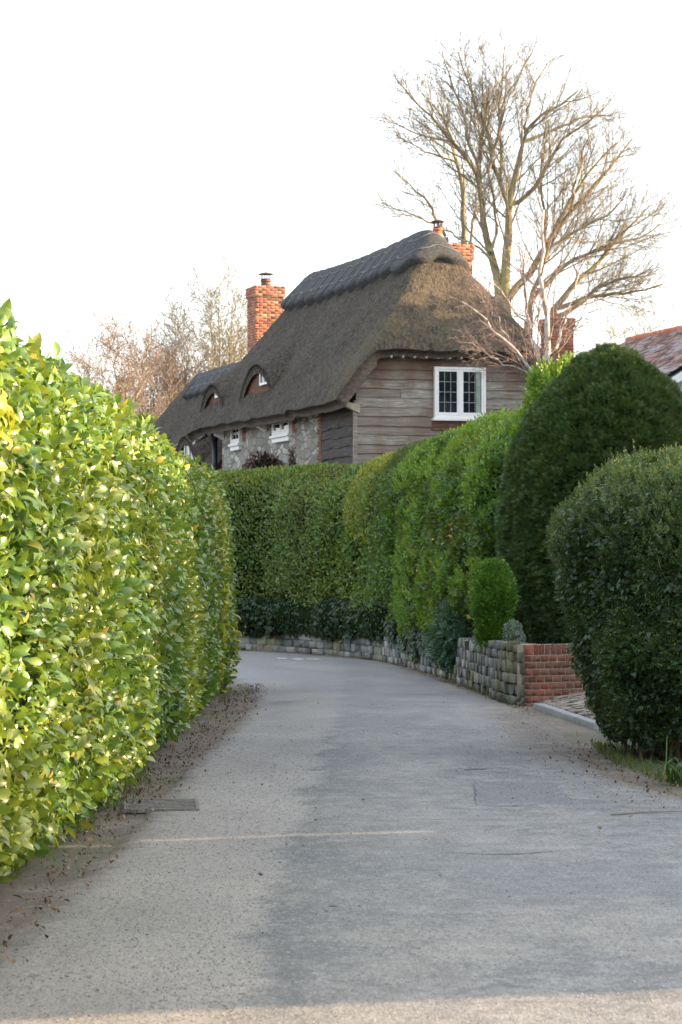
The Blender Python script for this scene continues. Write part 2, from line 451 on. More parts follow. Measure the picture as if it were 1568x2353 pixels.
# ------------------------------------------------------------------ ground, road
WALL = np.array([(2.03, 28.35), (1.86, 29.2), (1.78, 30.6), (1.62, 33), (1.45, 35.6), (1.18, 38.2), (.95, 40.3), (.45, 43.0), (-.65, 46.1), (-1.9, 48.0), (-5, 50.3), (-12, 52.5), (-30, 54)])
def wall_dist(X, Y):
    """signed distance past the retaining wall line (positive = garden side)"""
    best = np.full(X.shape, 1e9); sg = np.zeros(X.shape)
    L = np.vstack([[2.9, 28.0], WALL]) if False else WALL
    for a, b in zip(L[:-1], L[1:]):
        d = b - a; t = np.clip(((X - a[0]) * d[0] + (Y - a[1]) * d[1]) / (d @ d), 0, 1)
        dx, dy = X - a[0] - t * d[0], Y - a[1] - t * d[1]; m = np.hypot(dx, dy)
        s = np.sign(-(d[0] * dy - d[1] * dx)); k = m < best
        best = np.where(k, m, best); sg = np.where(k, s, sg)
    return best * sg
def sstep(x, a, b):
    t = np.clip((x - a) / (b - a), 0, 1); return t * t * (3 - 2 * t)
def ground_z(X, Y):
    d = wall_dist(X, Y)
    # brick wall line bounds the garden on the near side
    bl = (Y - 28.35) * .86 - (X - 2.03) * .5
    d = np.where(X > 2.03, np.minimum(np.where(d > 0, d, 9), bl), d)
    g = sstep(d, .05, .3) * .38 + sstep(d, .5, 14) * 2.0
    drive = np.clip((X - 2.45) * .12 + (Y - 24) * .02, 0, .9) * sstep(X, 2.1, 2.5) * sstep(Y, 21.5, 24)
    return np.where(d > 0, np.maximum(g, drive), drive)

xs = np.unique(np.r_[np.linspace(-400, -12, 14), np.linspace(-12, -3, 30), np.linspace(-3, 6, 110), np.linspace(6, 30, 40), np.linspace(30, 400, 14)])
ys = np.unique(np.r_[np.linspace(-60, 4, 12), np.linspace(4, 60, 320), np.linspace(60, 100, 30), np.linspace(100, 1500, 16)])
XX, YY = np.meshgrid(xs, ys, indexing='ij')
G = np.stack([XX, YY, ground_z(XX, YY) - .006], -1)
G[..., 2] += (fbm(G, 1.3, 3) - .5) * .012 * (np.abs(XX) < 30)

def dirt_color(t, p):
    n1 = t.noise(p, 1.6, 5, .6); n2 = t.noise(p, 60, 3, .7); n3 = t.noise(p, 9, 4)
    c = t.ramp(n1, [(.3, (.085, .068, .052)), (.55, (.16, .13, .105)), (.75, (.27, .235, .20))])
    c = t.mix(t.maprange(n3, .45, .7, 0, .7), c, (.12, .095, .07))
    return t.mix(t.maprange(n2, .55, .75, 0, .8), c, (.42, .38, .33)), n2
t = NT('soil'); p = t.pos(); c, n2 = dirt_color(t, p)
c = t.mix(t.maprange(t.noise(p, .5, 3), .5, .6, 0, .35), c, (.08, .11, .03))
M['soil'] = t.end(t.bsdf(c, .95, n2, .5, .02))
o = fast('ground', G.reshape(-1, 3), grid_faces(len(xs), len(ys)), M['soil'], None, True); tag(o, kind='structure')

# road ribbon with ragged edges
RL = [(-1.6, -8), (-1.5, 6), (-1.38, 10.5), (-1.22, 14.4), (-1.17, 19.8), (-1.0, 26.9), (-1.05, 31), (-1.5, 35), (-2.6, 40), (-6, 44.5), (-20, 47)]
RR = [(9, -8), (9, 4), (7.5, 12), (3.1, 15.6), (2.05, 18), (1.95, 21), (2.0, 24.5), (1.85, 28.2), (1.55, 32), (1.1, 37), (.1, 43.2), (-4.6, 49), (-20, 51.8)]
NU, NV = 420, 60
a = smooth_line(RL, NU); b = smooth_line(RR, NU)
tt = np.linspace(0, 1, NV)[None, :, None]
rg = a[:, None] * (1 - tt) + b[:, None] * tt
e = np.minimum(np.linalg.norm(rg - a[:, None], axis=-1), np.linalg.norm(rg - b[:, None], axis=-1))
G = np.zeros((NU, NV, 3)); G[..., :2] = rg
G[..., 2] = .012 + .02 * np.clip(e / 1.2, 0, 1) - .016 * (e < .01) + (fbm(G, .8, 9) - .5) * .014
G[:, (0, -1), :2] += ((vnoise(G[:, (0, -1)], 3, 5) - .5) * .12)[..., None]
t = NT('asphalt'); p = t.pos()
att = t.n('ShaderNodeAttribute', attribute_name='edge').outputs['Fac']
big = t.noise(t.mapping(p, (1, .45, 1)), .9, 5, .6); mid = t.noise(p, 4.5, 6, .7, .4); ps = t.mapping(p, (1, .33, 1)); fine = t.noise(ps, 75, 3, .8); grit = t.noise(ps, 130, 2, .5); coarse = t.noise(ps, 38, 4, .85)
sx = t.n('ShaderNodeSeparateXYZ'); t.l(p, sx.inputs[0]); X, Y = sx.outputs[0], sx.outputs[1]
c = t.ramp(big, [(.3, (.235, .218, .202)), (.5, (.29, .27, .25)), (.72, (.35, .325, .30))])
# newer, smoother dressing on the left half; its ragged joint wanders down the middle
jt = t.math('ADD', X, t.math('MULTIPLY', t.math('SUBTRACT', t.noise(t.mapping(p, (.3, .7, 1)), 1.3, 7, .75), .5), .85))
jy = t.math('ADD', jt, t.maprange(Y, 8, 30, .38, -.02))
lane = t.math('MULTIPLY', t.maprange(jy, -.05, .07), t.maprange(Y, 20, 30, 1, .4))
worn = t.mix(t.maprange(mid, .40, .62), (.135, .14, .14), (.275, .272, .265))
worn = t.mix(t.maprange(t.noise(p, 26, 4, .8), .52, .68, 0, .55), worn, (.075, .078, .085))
c = t.mix(t.math('MULTIPLY', lane, t.maprange(big, .33, .66, 1., .5)), c, worn)
band = t.math('MULTIPLY', lane, t.maprange(jy, .05, .7, 1, 0))
c = t.mix(t.math('MULTIPLY', band, t.maprange(t.noise(t.mapping(p, (1, .5, 1)), 11, 6, .85), .40, .55, 0, .9)), c, (.10, .105, .107))
# shade near the bush painted into the tarmac, then paler and worn blotches
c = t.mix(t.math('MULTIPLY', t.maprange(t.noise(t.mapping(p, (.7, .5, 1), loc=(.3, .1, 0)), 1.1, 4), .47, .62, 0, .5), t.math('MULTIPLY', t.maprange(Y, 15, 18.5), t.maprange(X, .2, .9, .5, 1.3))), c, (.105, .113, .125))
c = t.mix(t.maprange(t.noise(t.mapping(p, (.8, .35, 1), loc=(3, 1, 0)), 1.2, 5, .65), .5, .68, 0, .5), c, (.34, .305, .265))
c = t.mix(t.math('MULTIPLY', lane, t.maprange(t.noise(t.mapping(p, (1, .3, 1), loc=(1, 7, 0)), 3.2, 6, .8), .53, .66, 0, .6)), c, (.12, .125, .125))
c = t.mix(t.math('MULTIPLY', t.maprange(Y, 20, 34, 0, .62), t.maprange(big, .3, .6, 1, .6)), c, (.15, .157, .17))  # far stretch painted bluer and darker, standing in for reflected sky
# squared tar repair
en = t.math('MULTIPLY', t.math('SUBTRACT', t.noise(p, 7, 5, .7), .5), .14)
Xn, Yn = t.math('ADD', X, en), t.math('ADD', Y, t.math('MULTIPLY', en, 3))
def box_mask(x0, x1, y0, y1, f=.02):
    a_ = t.math('MULTIPLY', t.maprange(Xn, x0, x0 + f), t.maprange(Xn, x1, x1 + f, 1, 0)); b_ = t.math('MULTIPLY', t.maprange(Yn, y0, y0 + f * 4), t.maprange(Yn, y1, y1 + f * 4, 1, 0)); return t.math('MULTIPLY', a_, b_)
c = t.mix(t.math('MULTIPLY', box_mask(.86, 1.46, 16.2, 17.9), .75), c, (.145, .15, .16))
c = t.mix(t.math('MULTIPLY', box_mask(.55, 1.55, 11.5, 12.9, .06), .5), c, (.17, .173, .18))
c = t.mix(t.math('MULTIPLY', box_mask(.25, .8, 12.6, 13.8, .05), .35), c, (.19, .19, .19))
# cracks
vo = t.n('ShaderNodeTexVoronoi', feature='DISTANCE_TO_EDGE'); vo.inputs['Scale'].default_value = .62
wv = t.n('ShaderNodeMix', data_type='VECTOR'); wv.inputs[0].default_value = .1
nc = t.n('ShaderNodeTexNoise'); nc.inputs['Scale'].default_value = 3.; nc.inputs['Detail'].default_value = 6; t.l(p, nc.inputs['Vector'])
t.l(p, wv.inputs[4]); t.l(nc.outputs['Color'], wv.inputs[5]); t.l(wv.outputs[1], vo.inputs['Vector'])
crack = t.math('MULTIPLY', t.maprange(vo.outputs['Distance'], .0, .011, 1, 0), t.math('MULTIPLY', t.maprange(X, .1, .6), t.maprange(t.noise(p, .9, 2), .5, .6)))
c = t.mix(t.math('MULTIPLY', crack, .4), c, (.08, .08, .08))
c = t.mix(t.maprange(fine, .54, .68, 0, .7), c, (.40, .38, .35)); c = t.mix(t.maprange(coarse, .54, .64, 0, .7), c, (.10, .10, .10)); c = t.mix(t.maprange(grit, .56, .64, 0, .6), c, (.07, .07, .07))
dc, n2 = dirt_color(t, p)
dm = t.maprange(t.math('ADD', att, t.math('MULTIPLY', t.math('SUBTRACT', t.noise(p, 5, 6, .75), .5), .5)), .02, .22, 1, 0)
dm2 = t.math('MULTIPLY', t.maprange(t.math('ADD', X, t.math('MULTIPLY', t.noise(p, 2.2, 6, .7), .9)), 1.75, 2.15), t.math('MULTIPLY', t.maprange(Y, 19.5, 21), t.maprange(Y, 27.5, 29.5, 1, 0)))
c = t.mix(t.math('MAXIMUM', dm, t.math('MULTIPLY', dm2, .85)), c, dc)
hb = t.math('ADD', t.math('MULTIPLY', fine, .6), t.math('ADD', t.math('MULTIPLY', mid, 1.5), t.math('MULTIPLY', crack, -.8)))
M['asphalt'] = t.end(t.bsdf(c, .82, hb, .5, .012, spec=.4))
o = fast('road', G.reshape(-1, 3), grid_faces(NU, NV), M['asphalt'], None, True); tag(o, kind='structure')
at = o.data.attributes.new('edge', 'FLOAT', 'POINT'); at.data.foreach_set('value', e.ravel().astype(np.float32))
def road_z(x, y):
    q = np.stack([np.asarray(x, float), np.asarray(y, float), np.asarray(x, float) * 0], -1)
    return .032 + (fbm(q, .8, 9) - .5) * .014

# utility patch, pothole, painted arrow remnants
def patch(name, pts, z, m, kind='structure', jit=.012, sub=8):
    P = []
    for i, q in enumerate(pts):
        r = pts[(i + 1) % len(pts)]
        for k in range(sub):
            f = k / sub; x_, y_ = q[0] * (1 - f) + r[0] * f + random.gauss(0, jit), q[1] * (1 - f) + r[1] * f + random.gauss(0, jit * 1.5); P.append((x_, y_, float(road_z(x_, y_)) + .004))
    me = bpy.data.meshes.new(name); me.from_pydata(P, [], [tuple(range(len(P)))]); me.update()
    return tag(link(name, me, m), kind=kind)
def gp(u, v): Y = EYE * F / (v - HV); return ((u - CU) / F * Y, Y)
t = NT('tar_patch'); p = t.pos()
c = t.mix(t.maprange(t.noise(p, 3, 5, .7), .35, .65), (.15, .157, .17), (.22, .22, .225)); c = t.mix(t.maprange(t.noise(p, 90, 3, .8), .6, .75, 0, .5), c, (.3, .29, .28))
M['tar'] = t.end(t.bsdf(c, .85, t.noise(p, 90, 3), .3, .01))
t = NT('tar_seam'); p = t.pos(); M['seam'] = t.end(t.bsdf(t.mix(t.maprange(t.noise(p, 30, 4, .8), .4, .6), (.035, .036, .04), (.14, .14, .14)), .9))
t = NT('worn_paint'); p = t.pos(); M['paint'] = t.end(t.bsdf(t.mix(t.maprange(t.noise(p, 12, 5, .8), .42, .56), (.22, .22, .22), (.5, .5, .5)), .8))
def crackline(pts, w, z=.042, m='seam', name='road_crack'):
    P = smooth_line(pts, 40); P = P + np.cumsum(rng.normal(size=P.shape) * .004, axis=0)
    tn = norm(np.gradient(P, axis=0)); o_ = np.stack([-tn[:, 1], tn[:, 0]], 1); ww = w * rng.uniform(.2, 1.3, (40, 1)) * np.sin(np.linspace(.15, 3.0, 40))[:, None]
    G_ = np.zeros((40, 2, 3)); G_[:, 0, :2] = P - o_ * ww; G_[:, 1, :2] = P + o_ * ww; G_[..., 2] = road_z(G_[..., 0], G_[..., 1]) + .003
    return tag(fast(name, G_.reshape(-1, 3), grid_faces(40, 2), M[m]), kind='structure')
crackline([gp(1060, 1781), gp(1110, 1778), gp(1150, 1777)], .035)
crackline([gp(1095, 1808), gp(1098, 1835), gp(1102, 1864)], .006, .047)
crackline([gp(1102, 1863), gp(1180, 1864), gp(1250, 1862)], .016, .047)
crackline([gp(1020, 1972), gp(1150, 1978), gp(1320, 1972)], .012)
crackline([gp(760, 2098), gp(800, 2100), gp(830, 2098)], .008)
crackline([gp(620, 1622), gp(670, 1618), gp(720, 1617)], .03)
crackline([gp(905, 1545), gp(960, 1552), gp(1010, 1556)], .03)
for q in ([(636, 1516), (662, 1517), (664, 1519), (640, 1519)], [(664, 1518), (690, 1517), (700, 1521), (684, 1522)], [(700, 1518), (738, 1519), (742, 1521), (706, 1520)]):
    patch('painted_marking', [gp(*k) for k in q], .043, M['paint'], sub=5, jit=.02)

# driveway setts, kerb
def chamfer_box():
    bm = bmesh.new(); bmesh.ops.create_cube(bm, size=1)
    bmesh.ops.bevel(bm, geom=bm.edges[:], offset=.04, segments=1, affect='EDGES'); bmesh.ops.triangulate(bm, faces=bm.faces[:])
    v = np.array([q.co[:] for q in bm.verts]); f = np.array([[q.index for q in k.verts] for k in bm.faces]); bm.free(); return v, f
CB = chamfer_box()
def stones(items, jit=.06):
    """items: (centre, half-extent axes 3x3 rows scaled, ) -> V,F"""
    V, Fc = [], []
    for k, (c, ax) in enumerate(items):
        v = CB[0] * (1 + 0) + rng.normal(size=CB[0].shape) * jit * .5
        V.append(np.array(c) + v @ np.array(ax)); Fc.append(CB[1] + k * len(CB[0]))
    return np.vstack(V), np.vstack(Fc)
def stonemat(name, stops, patch=None, rough=.9, ns=25):
    t = NT(name); c = t.ramp(t.island(), stops); p = t.pos()
    n = t.noise(p, ns, 5, .65); c = t.mix(t.maprange(n, .35, .65, .0, .45), c, t.mix(1., c, (.45, .45, .45), 'MULTIPLY'))
    if patch: c = t.mix(t.maprange(t.noise(p, 1.3, 4), .47, .6, 0, .65), c, patch)
    return t.end(t.bsdf(c, rough, n, .9, .02))
M['stone'] = stonemat('rough_stone', [(0, (.08, .085, .09)), (.4, (.17, .175, .175)), (.75, (.25, .245, .22)), (1, (.36, .345, .30))], (.16, .15, .055))
M['brick'] = stonemat('red_brick', [(0, (.16, .045, .03)), (.5, (.27, .07, .045)), (1, (.34, .13, .085))], (.13, .085, .06))
M['brick_pale'] = stonemat('orange_brick', [(0, (.30, .11, .07)), (.5, (.40, .15, .09)), (.85, (.47, .20, .12)), (1, (.46, .28, .2))], None)
M['setts'] = stonemat('granite_setts', [(0, (.2, .17, .14)), (.6, (.3, .25, .21)), (1, (.4, .35, .3))])
M['mortar'] = plain('mortar', (.36, .32, .24), .95, .3, 20, .4)
M['mortar_dark'] = plain('dark_mortar', (.07, .065, .05), .95, .4, 20, .4)
M['mortar_grey'] = plain('grey_mortar', (.12, .11, .085), .95, .4, 20, .4)
M['kerb'] = plain('kerb_stone', (.27, .27, .27), .85, .25, 12, .3)
items = []
kd = norm(np.array([.34, -4.2])); kn = np.array([-kd[1], kd[0]])          # along the kerb, towards the camera; kn = into the drive
k0 = np.array([2.08, 27.95])
for i in range(60):
    for j in range(26):
        q = k0 + kd * (i * .125 - .3) + kn * (.16 + j * .16 + (i % 2) * .08)
        if (q[1] - 28.35) * .86 - (q[0] - 2.03) * .5 > -.12: continue
        z = float(ground_z(np.array([q[0]]), np.array([q[1]]))[0])
        items.append(((q[0], q[1], z + .01 + random.uniform(0, .012)), [[kd[0] * .115, kd[1] * .115, 0], [kn[0] * .145, kn[1] * .145, .018], [0, 0, .07]]))
V, Fc = stones(items); o = fast('driveway_paving', V, Fc, M['setts']); tag(o, kind='structure')
items = []
for i in range(7):
    q = k0 + kd * (i * .92 + .46) + kn * .03
    items.append(((q[0], q[1], -.015), [[kd[0] * .91, kd[1] * .91, 0], [kn[0] * .11, kn[1] * .11, 0], [0, 0, .14]]))
V, Fc = stones(items, .015); o = fast('kerb', V, Fc, M['kerb']); tag(o, kind='structure')

# ------------------------------------------------------------------ retaining stone wall and brick wall
wl = smooth_line(WALL, 1200); wd = np.r_[0, np.cumsum(np.linalg.norm(np.diff(wl, axis=0), axis=1))]
def wall_h(y): return float(np.interp(y, [28, 31, 36, 40, 44, 60], [.68, .64, .56, .44, .41, .41]))
root = empty('stone_retaining_wall'); tag(root, 'low curving dry stone retaining wall under the hedge along the far side of the lane', 'wall')
items = []; z = 0.
row = 0
zc = [0, .10, .23, .34, .47, .57, .70]
for r_ in range(6):
    s = random.uniform(.06, .075)
    while s < 28:
        L = random.uniform(.07, .24) if s < 9 else random.uniform(.12, .34)
        m = s + L / 2; x, y = np.interp(m, wd, wl[:, 0]), np.interp(m, wd, wl[:, 1]); x2, y2 = np.interp(m + .05, wd, wl[:, 0]), np.interp(m + .05, wd, wl[:, 1])
        tx = norm(np.array([x2 - x, y2 - y])); nx = np.array([-tx[1], tx[0]])
        h = wall_h(y); top = zc[r_ + 1] + (vnoise(np.array([m, 0, 0]), 1.2, r_) - .5) * .03
        if zc[r_] < h - .04:
            if zc[r_ + 1] > h - .05: top = h + random.uniform(-.03, .02)
            hh = top - zc[r_]; pr = random.uniform(-.02, .035) + .02 * (5 - r_) / 5
            items.append(((x + nx[0] * (pr - .03), y + nx[1] * (pr - .03), zc[r_] + hh / 2), [[tx[0] * L * .95, tx[1] * L * .95, random.gauss(0, .008)], [nx[0] * .12, nx[1] * .12, 0], [0, 0, hh * .94]]))
        s += L
V, Fc = stones(items, .04); fast('stone_courses', V, Fc, M['stone'], root)
q = np.vstack([[1.95, 28.8], WALL[1:]]); pr = [(.0, -.05), (-.0, .1), (-.005, .3), (-.015, .58), (-.1, .6), (-.3, .6), (-.32, .3), (-.34, -.05)]
sw = sweep(q, pr, 1, 90, 16, 0, zs=None, capped=False)
for i in range(90): sw[i, :, 2] *= (wall_h(sw[i, 0, 1]) - .03) / .6
fast('wall_core', sw.reshape(-1, 3), grid_faces(90, 16), M['mortar_grey'], root)

def brick_run(items, p0, d, n, L, z0, z1, course=.075, bl=.2275, depth=.1, soldier=True, header=False, proud=0.):
    """bricks along d (2D unit) from p0; n outward"""
    z = z0; k = 0
    while z < z1 - .02:
        last = soldier and z + course * 1.6 > z1 - .02
        ch = (z1 - z) if last else course
        bw = .075 if last else (.1125 if header else bl)
        s = -(bw / 2 if k % 2 and not last else 0)
        while s < L - .01:
            a = max(s, 0); b_ = min(s + bw, L)
            if b_ - a > .02:
                m = (a + b_) / 2
                items.append(((p0[0] + d[0] * m + n[0] * (proud - depth / 2), p0[1] + d[1] * m + n[1] * (proud - depth / 2), z + ch / 2), [[d[0] * (b_ - a - .012), d[1] * (b_ - a - .012), 0], [n[0] * depth, n[1] * depth, 0], [0, 0, ch - .012]]))
            s += bw
        z += ch; k += 1
root = empty('brick_garden_wall', (2.03, 28.35, 0)); tag(root, 'short red brick wall with pale mortar joints under the clipped yew beside the driveway', 'wall')
items = []; bd = (.86, .51); bn = (.51, -.86)
brick_run(items, (0, 0), bd, bn, 2.6, -.05, .67, header=True)
V, Fc = stones(items, .03); fast('brickwork', V, Fc, M['brick'], root)
mb = MB(); c0 = np.array([0, 0.]); 
A_ = [np.array(bd) * s_ + np.array(bn) * q_ for s_ in (0.01, 2.6) for q_ in (-.008, -.22)]
mb.add([(A_[i][0], A_[i][1], z_) for z_ in (-.1, .662) for i in (0, 1, 3, 2)], [(0, 1, 5, 4), (1, 2, 6, 5), (2, 3, 7, 6), (3, 0, 4, 7), (4, 5, 6, 7)]); mb.build('mortar', M['mortar'], root)

# ------------------------------------------------------------------ hedges and shrubs
def plant(name, label, cat, group=None, kind=None):
    r_ = empty(name); tag(r_, label, cat, group, kind); return r_

lh = plant('laurel_hedge', 'tall clipped laurel hedge of big glossy leaves left of the lane', 'hedge')
G = sweep([(-1.62, 6.5), (-1.58, 10), (-1.55, 12), (-1.45, 18), (-1.45, 24), (-1.40, 31), (-1.5, 33.2)],
          [(-.16, -.02), (.03, .22), (.07, .9), (.04, 1.9), (-.08, 2.45), (-.35, 2.68), (-1.0, 2.74), (-1.6, 2.5), (-1.8, 1.5), (-1.8, .1)], -1, 160, 60, .10, 1.0, 2, zs=[1.10, 1.075, 1.045, 1.02, 1.01, 1.0, 1.0, 1.0])
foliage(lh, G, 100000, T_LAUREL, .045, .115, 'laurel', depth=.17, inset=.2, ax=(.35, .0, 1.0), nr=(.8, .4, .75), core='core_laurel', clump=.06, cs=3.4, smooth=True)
# a few shoots standing proud of the clipped top
P, N = sample_grid(G, 9000); k = P[:, 2] > 2.45; P, N = P[k][:260], N[k][:260]
scatter('top_foliage', P + N * rng.uniform(-.04, .04, (len(P), 1)), N, *T_LAUREL, .08, .14, M['laurel'], lh, (.2, .8, .7), (.7, .3, .5), True)
P, N = sample_grid(G, 60000); q_ = vnoise(P * np.array([1, 1, .35]), 1.3, 61)
k = ((P[:, 1] > 21) & (q_ > .74) & (P[:, 0] > -1.8)) | ((P[:, 1] < 12.6) & (P[:, 2] > 1.4) & (vnoise(P, 1.5, 62) > .52)); P, N = P[k][:1700], N[k][:1700]  # far leaves are yellowed; near top ones paint the sunlit corner
M['laurel_yellow_sunlit'] = leafmat('yellowed_and_sunlit_laurel_leaf', [(0, (.22, .27, .03)), (.6, (.40, .40, .045)), (1, (.48, .38, .06))], .4, .35)
scatter('yellow_and_sunlit_leaves', P + N * .02, N, *T_LAUREL, .07, .13, M['laurel_yellow_sunlit'], lh, (.3, -.2, .9), (.9, .3, .6), True)
tn = []
for i in range(40):
    y = random.uniform(8, 33); x = np.interp(y, [8, 33], [-1.95, -1.75]); tn.append(([(x, y, -.05), (x + random.gauss(0, .06), y + random.gauss(0, .1), .3), (x + random.gauss(0, .1), y + random.gauss(0, .2), .8)], [.03, .025, .015], 6))
for q_ in tn: V, Fc = tubes([q_]); fast('stem', V, Fc, M['bark'], lh, True)
settle(lh, (-2.3, 20, 0))

prof = [(-.12, .42), (.04, .75), (.13, 1.4), (.14, 2.05), (.0, 2.65), (-.33, 3.08), (-.85, 3.31), (-1.4, 3.15), (-1.6, 2.2), (-1.6, .5)]
def scaled(pr, k, dx=0): return [(a + dx, b if b < 1 else 1 + (b - 1) * k) for a, b in pr]
h = plant('privet_hedge', 'smooth clipped green privet hedge at the far end of the lane bend', 'hedge', 'hedges along the top of the stone wall')
G = sweep([(-14, 53), (-8, 51.6), (-5, 50.5), (-1.95, 48.3), (-.75, 46.5)], scaled(prof, 1.0), -1, 80, 50, .06, .9, 3)
foliage(h, G, 60000, T_LEAF, .045, .085, 'privet', clump=.04, cs=2.5, ax=(.6, .5, .7))
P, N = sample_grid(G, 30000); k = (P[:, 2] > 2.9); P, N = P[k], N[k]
scatter('sunlit_top_leaves', P + N * rng.uniform(-.02, .05, (len(P), 1)), N, *T_LEAF, .04, .08, M['ivyhedge'], h, (.3, 1, .6), (.5, .5, .6))  # lighter leaves paint a sunlit rim along the hedge top
k = (P[:, 2] > 3.0) & (vnoise(P, 1.2, 72) > .42); scatter('sunlit_gold_leaves', P[k], N[k], *T_LEAF, .04, .07, M['gold_and_sunlit'], h, (.4, .9, .6), (.5, .5, .6))  # yellow leaf colour adds to the painted sunlit rim
settle(h, (-5, 50.6, .5))

h = plant('beech_hedge', 'brown twiggy hedge strip flecked with yellow leaves between two green hedges', 'hedge', 'hedges along the top of the stone wall')
G = sweep([(-.95, 46.9), (-.5, 46.2), (-.15, 45.6)], scaled(prof, .99, -.03), -1, 30, 50, .06, 1.2, 4)
foliage(h, G, 15000, T_LEAF, .04, .085, 'beech', clump=.05, cs=2.5)
P, N = sample_grid(G, 5000)
scatter('green_leaf', P + N * .02, N, *T_LEAF, .05, .08, M['privet'], h, (.5, .5, .7), (.6, .5, .6))
settle(h, (-.3, 46.6, .5))

h = plant('ivy_hedge', 'green hedge section of glossy ivy like leaves with yellow specks above the stone wall', 'hedge', 'hedges along the top of the stone wall')
G = sweep([(-.4, 46.1), (.05, 45.2), (.5, 43.7), (.66, 43.0)], scaled(prof, 1.0, .03), -1, 50, 50, .1, 1.3, 5)
foliage(h, G, 24000, T_IVY, .05, .09, 'ivyhedge', clump=.08, cs=2.6)
settle(h, (.2, 45.3, .5))

h = plant('golden_hedge', 'golden yellow clipped hedge top above the ivy hedge', 'hedge', 'hedges along the top of the stone wall')
G = sweep([(.25, 44.75), (.45, 44.0), (.62, 43.2)], [(.0, 1.75), (.22, 2.0), (.26, 2.5), (.14, 2.95), (-.2, 3.3), (-.75, 3.42), (-1.2, 3.2), (-1.2, 1.8)], -1, 30, 36, .07, 1.5, 6)
foliage(h, G, 16000, T_LEAF, .04, .075, 'gold_and_sunlit', clump=.04, ax=(.4, 1, .6))  # yellower leaf colour on this stretch of hedge
settle(h, (.5, 44, .5))

h = plant('conifer_hedge', 'narrow fine textured olive green conifer column clipped into the long hedge', 'hedge', 'hedges along the top of the stone wall')
G = sweep([(.6, 43.4), (.8, 42.6), (.97, 41.6)], [(-.1, .45), (.14, .9), (.2, 1.6), (.16, 2.4), (.02, 2.9), (-.3, 3.35), (-.8, 3.5), (-1.3, 3.2), (-1.4, .5)], -1, 40, 50, .04, 1.4, 7)
foliage(h, G, 26000, T_SPRIG, .06, .11, 'conifer', ax=(.35, 1.1, .3), nr=(.9, .2, .5), depth=.08)
settle(h, (.9, 42.6, .5))

h = plant('mixed_shrub_hedge', 'dark and bright green leafy hedge bulging over the stone wall beside the clipped yew', 'hedge', 'hedges along the top of the stone wall')
G = sweep([(.9, 41.9), (1.12, 40.3), (1.4, 38.2), (1.66, 35.8), (1.9, 33.6), (2.3, 32.6)], [(-.05, .4), (.14, .62)] + scaled(prof, 1.06, .05)[2:], -1, 110, 60, .22, .8, 8, zs=[1., 1.0, 1.0, .985, .95])
foliage(h, G, 95000, T_LEAF, .055, .11, 'shrub', clump=.2, cs=2.4, ax=(.6, .3, .9), nr=(.7, .5, .8), depth=.22, inset=.28)
P, N = sample_grid(G, 9000)
k = vnoise(P, 1.1, 44) > .56
scatter('brown_twig_growth', P[k] - N[k] * .03, N[k], *T_LEAF, .05, .1, M['beech'], h)
k = (vnoise(P, 1.3, 31) > .58) | ((P[:, 2] > 2.8) & (vnoise(P, 2, 32) > .5))
scatter('fresh_shoot', P[k] + N[k] * .06, N[k], *T_SPRIG, .07, .13, M['bright'], h, (.4, .9, .5), (.6, .5, .5))
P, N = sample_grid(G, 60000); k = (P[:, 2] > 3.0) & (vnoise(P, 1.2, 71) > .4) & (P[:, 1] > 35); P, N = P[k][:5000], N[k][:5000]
scatter('sunlit_gold_leaves', P + N * rng.uniform(-.03, .05, (len(P), 1)), N, *T_LEAF, .035, .07, M['gold_and_sunlit'], h, (.5, .8, .6), (.6, .5, .6))  # yellow leaves paint sunlight on the upper edge
settle(h, (1.7, 37, .5))

h = plant('bright_green_shrub', 'fresh lime green shrub rising behind the clipped yew in front of the boarded gable', 'shrub')
G = revolve((2.98, 34.4), [(.05, .6), (.5, .7), (.7, 1.8), (.68, 2.7), (.56, 3.4), (.34, 3.85), (.02, 4.1)], 36, 36, .16, 1.3, 9, 1.15, 1)
foliage(h, G, 9500, T_SPRIG, .09, .17, 'bright', clump=.15, cs=2.5, ax=(.4, .9, .5), depth=.25, cu=False)
settle(h, (2.98, 34.4, .5))

h = plant('wall_ivy', 'dark trailing ivy along the top of the low stone wall beneath the hedges', 'ivy', kind='stuff')
wpth = [tuple(x) for x in np.array([(-12, 52.2), (-5, 50.1), (-1.9, 47.8), (-.65, 45.95), (.30, 43.4), (.7, 41.7)])]
G = sweep(wpth, [(-.25, .42), (-.04, .44), (.04, .48), (.10, .60), (.08, .72), (-.05, .8), (-.3, .7)], -1, 120, 20, .14, 1.3, 10)
foliage(h, G, 60000, T_IVY, .045, .085, 'darkivy', name='ivy_leaves', clump=.07, cs=2.5, ax=(.3, -.3, .8), nr=(1, .3, .4), inset=.08)
for cx, cy, zt, zb, n in ((.85, 40.9, .66, .34, 900), (1.25, 37.6, .6, .28, 700), (1.15, 38.3, .62, .12, 900), (1.33, 36.6, .6, .2, 900), (1.02, 39.8, .5, .22, 500), (.2, 43.9, .45, .3, 400), (-1.2, 46.9, .45, .28, 400)):
    P = np.stack([cx + rng.normal(size=n) * .03, cy + rng.normal(size=n) * .22, zb + (zt - zb) * rng.random(n) ** .6], 1)
    P[:, 0] -= .06
    scatter('hanging_ivy', P, np.tile([-.95, -.3, .1], (n, 1)), *T_IVY, .045, .085, M['darkivy'], h, (.3, -.6, .6), (1, .2, .4))
P, N = sample_grid(G, 6000); k = vnoise(P, 1.6, 81) > .45
scatter('mixed_leaves', P[k] + N[k] * .03, N[k], *T_LEAF, .045, .08, M['privet'], h, (.4, .2, .8), (.8, .4, .5))
settle(h, (0, 44, .4))

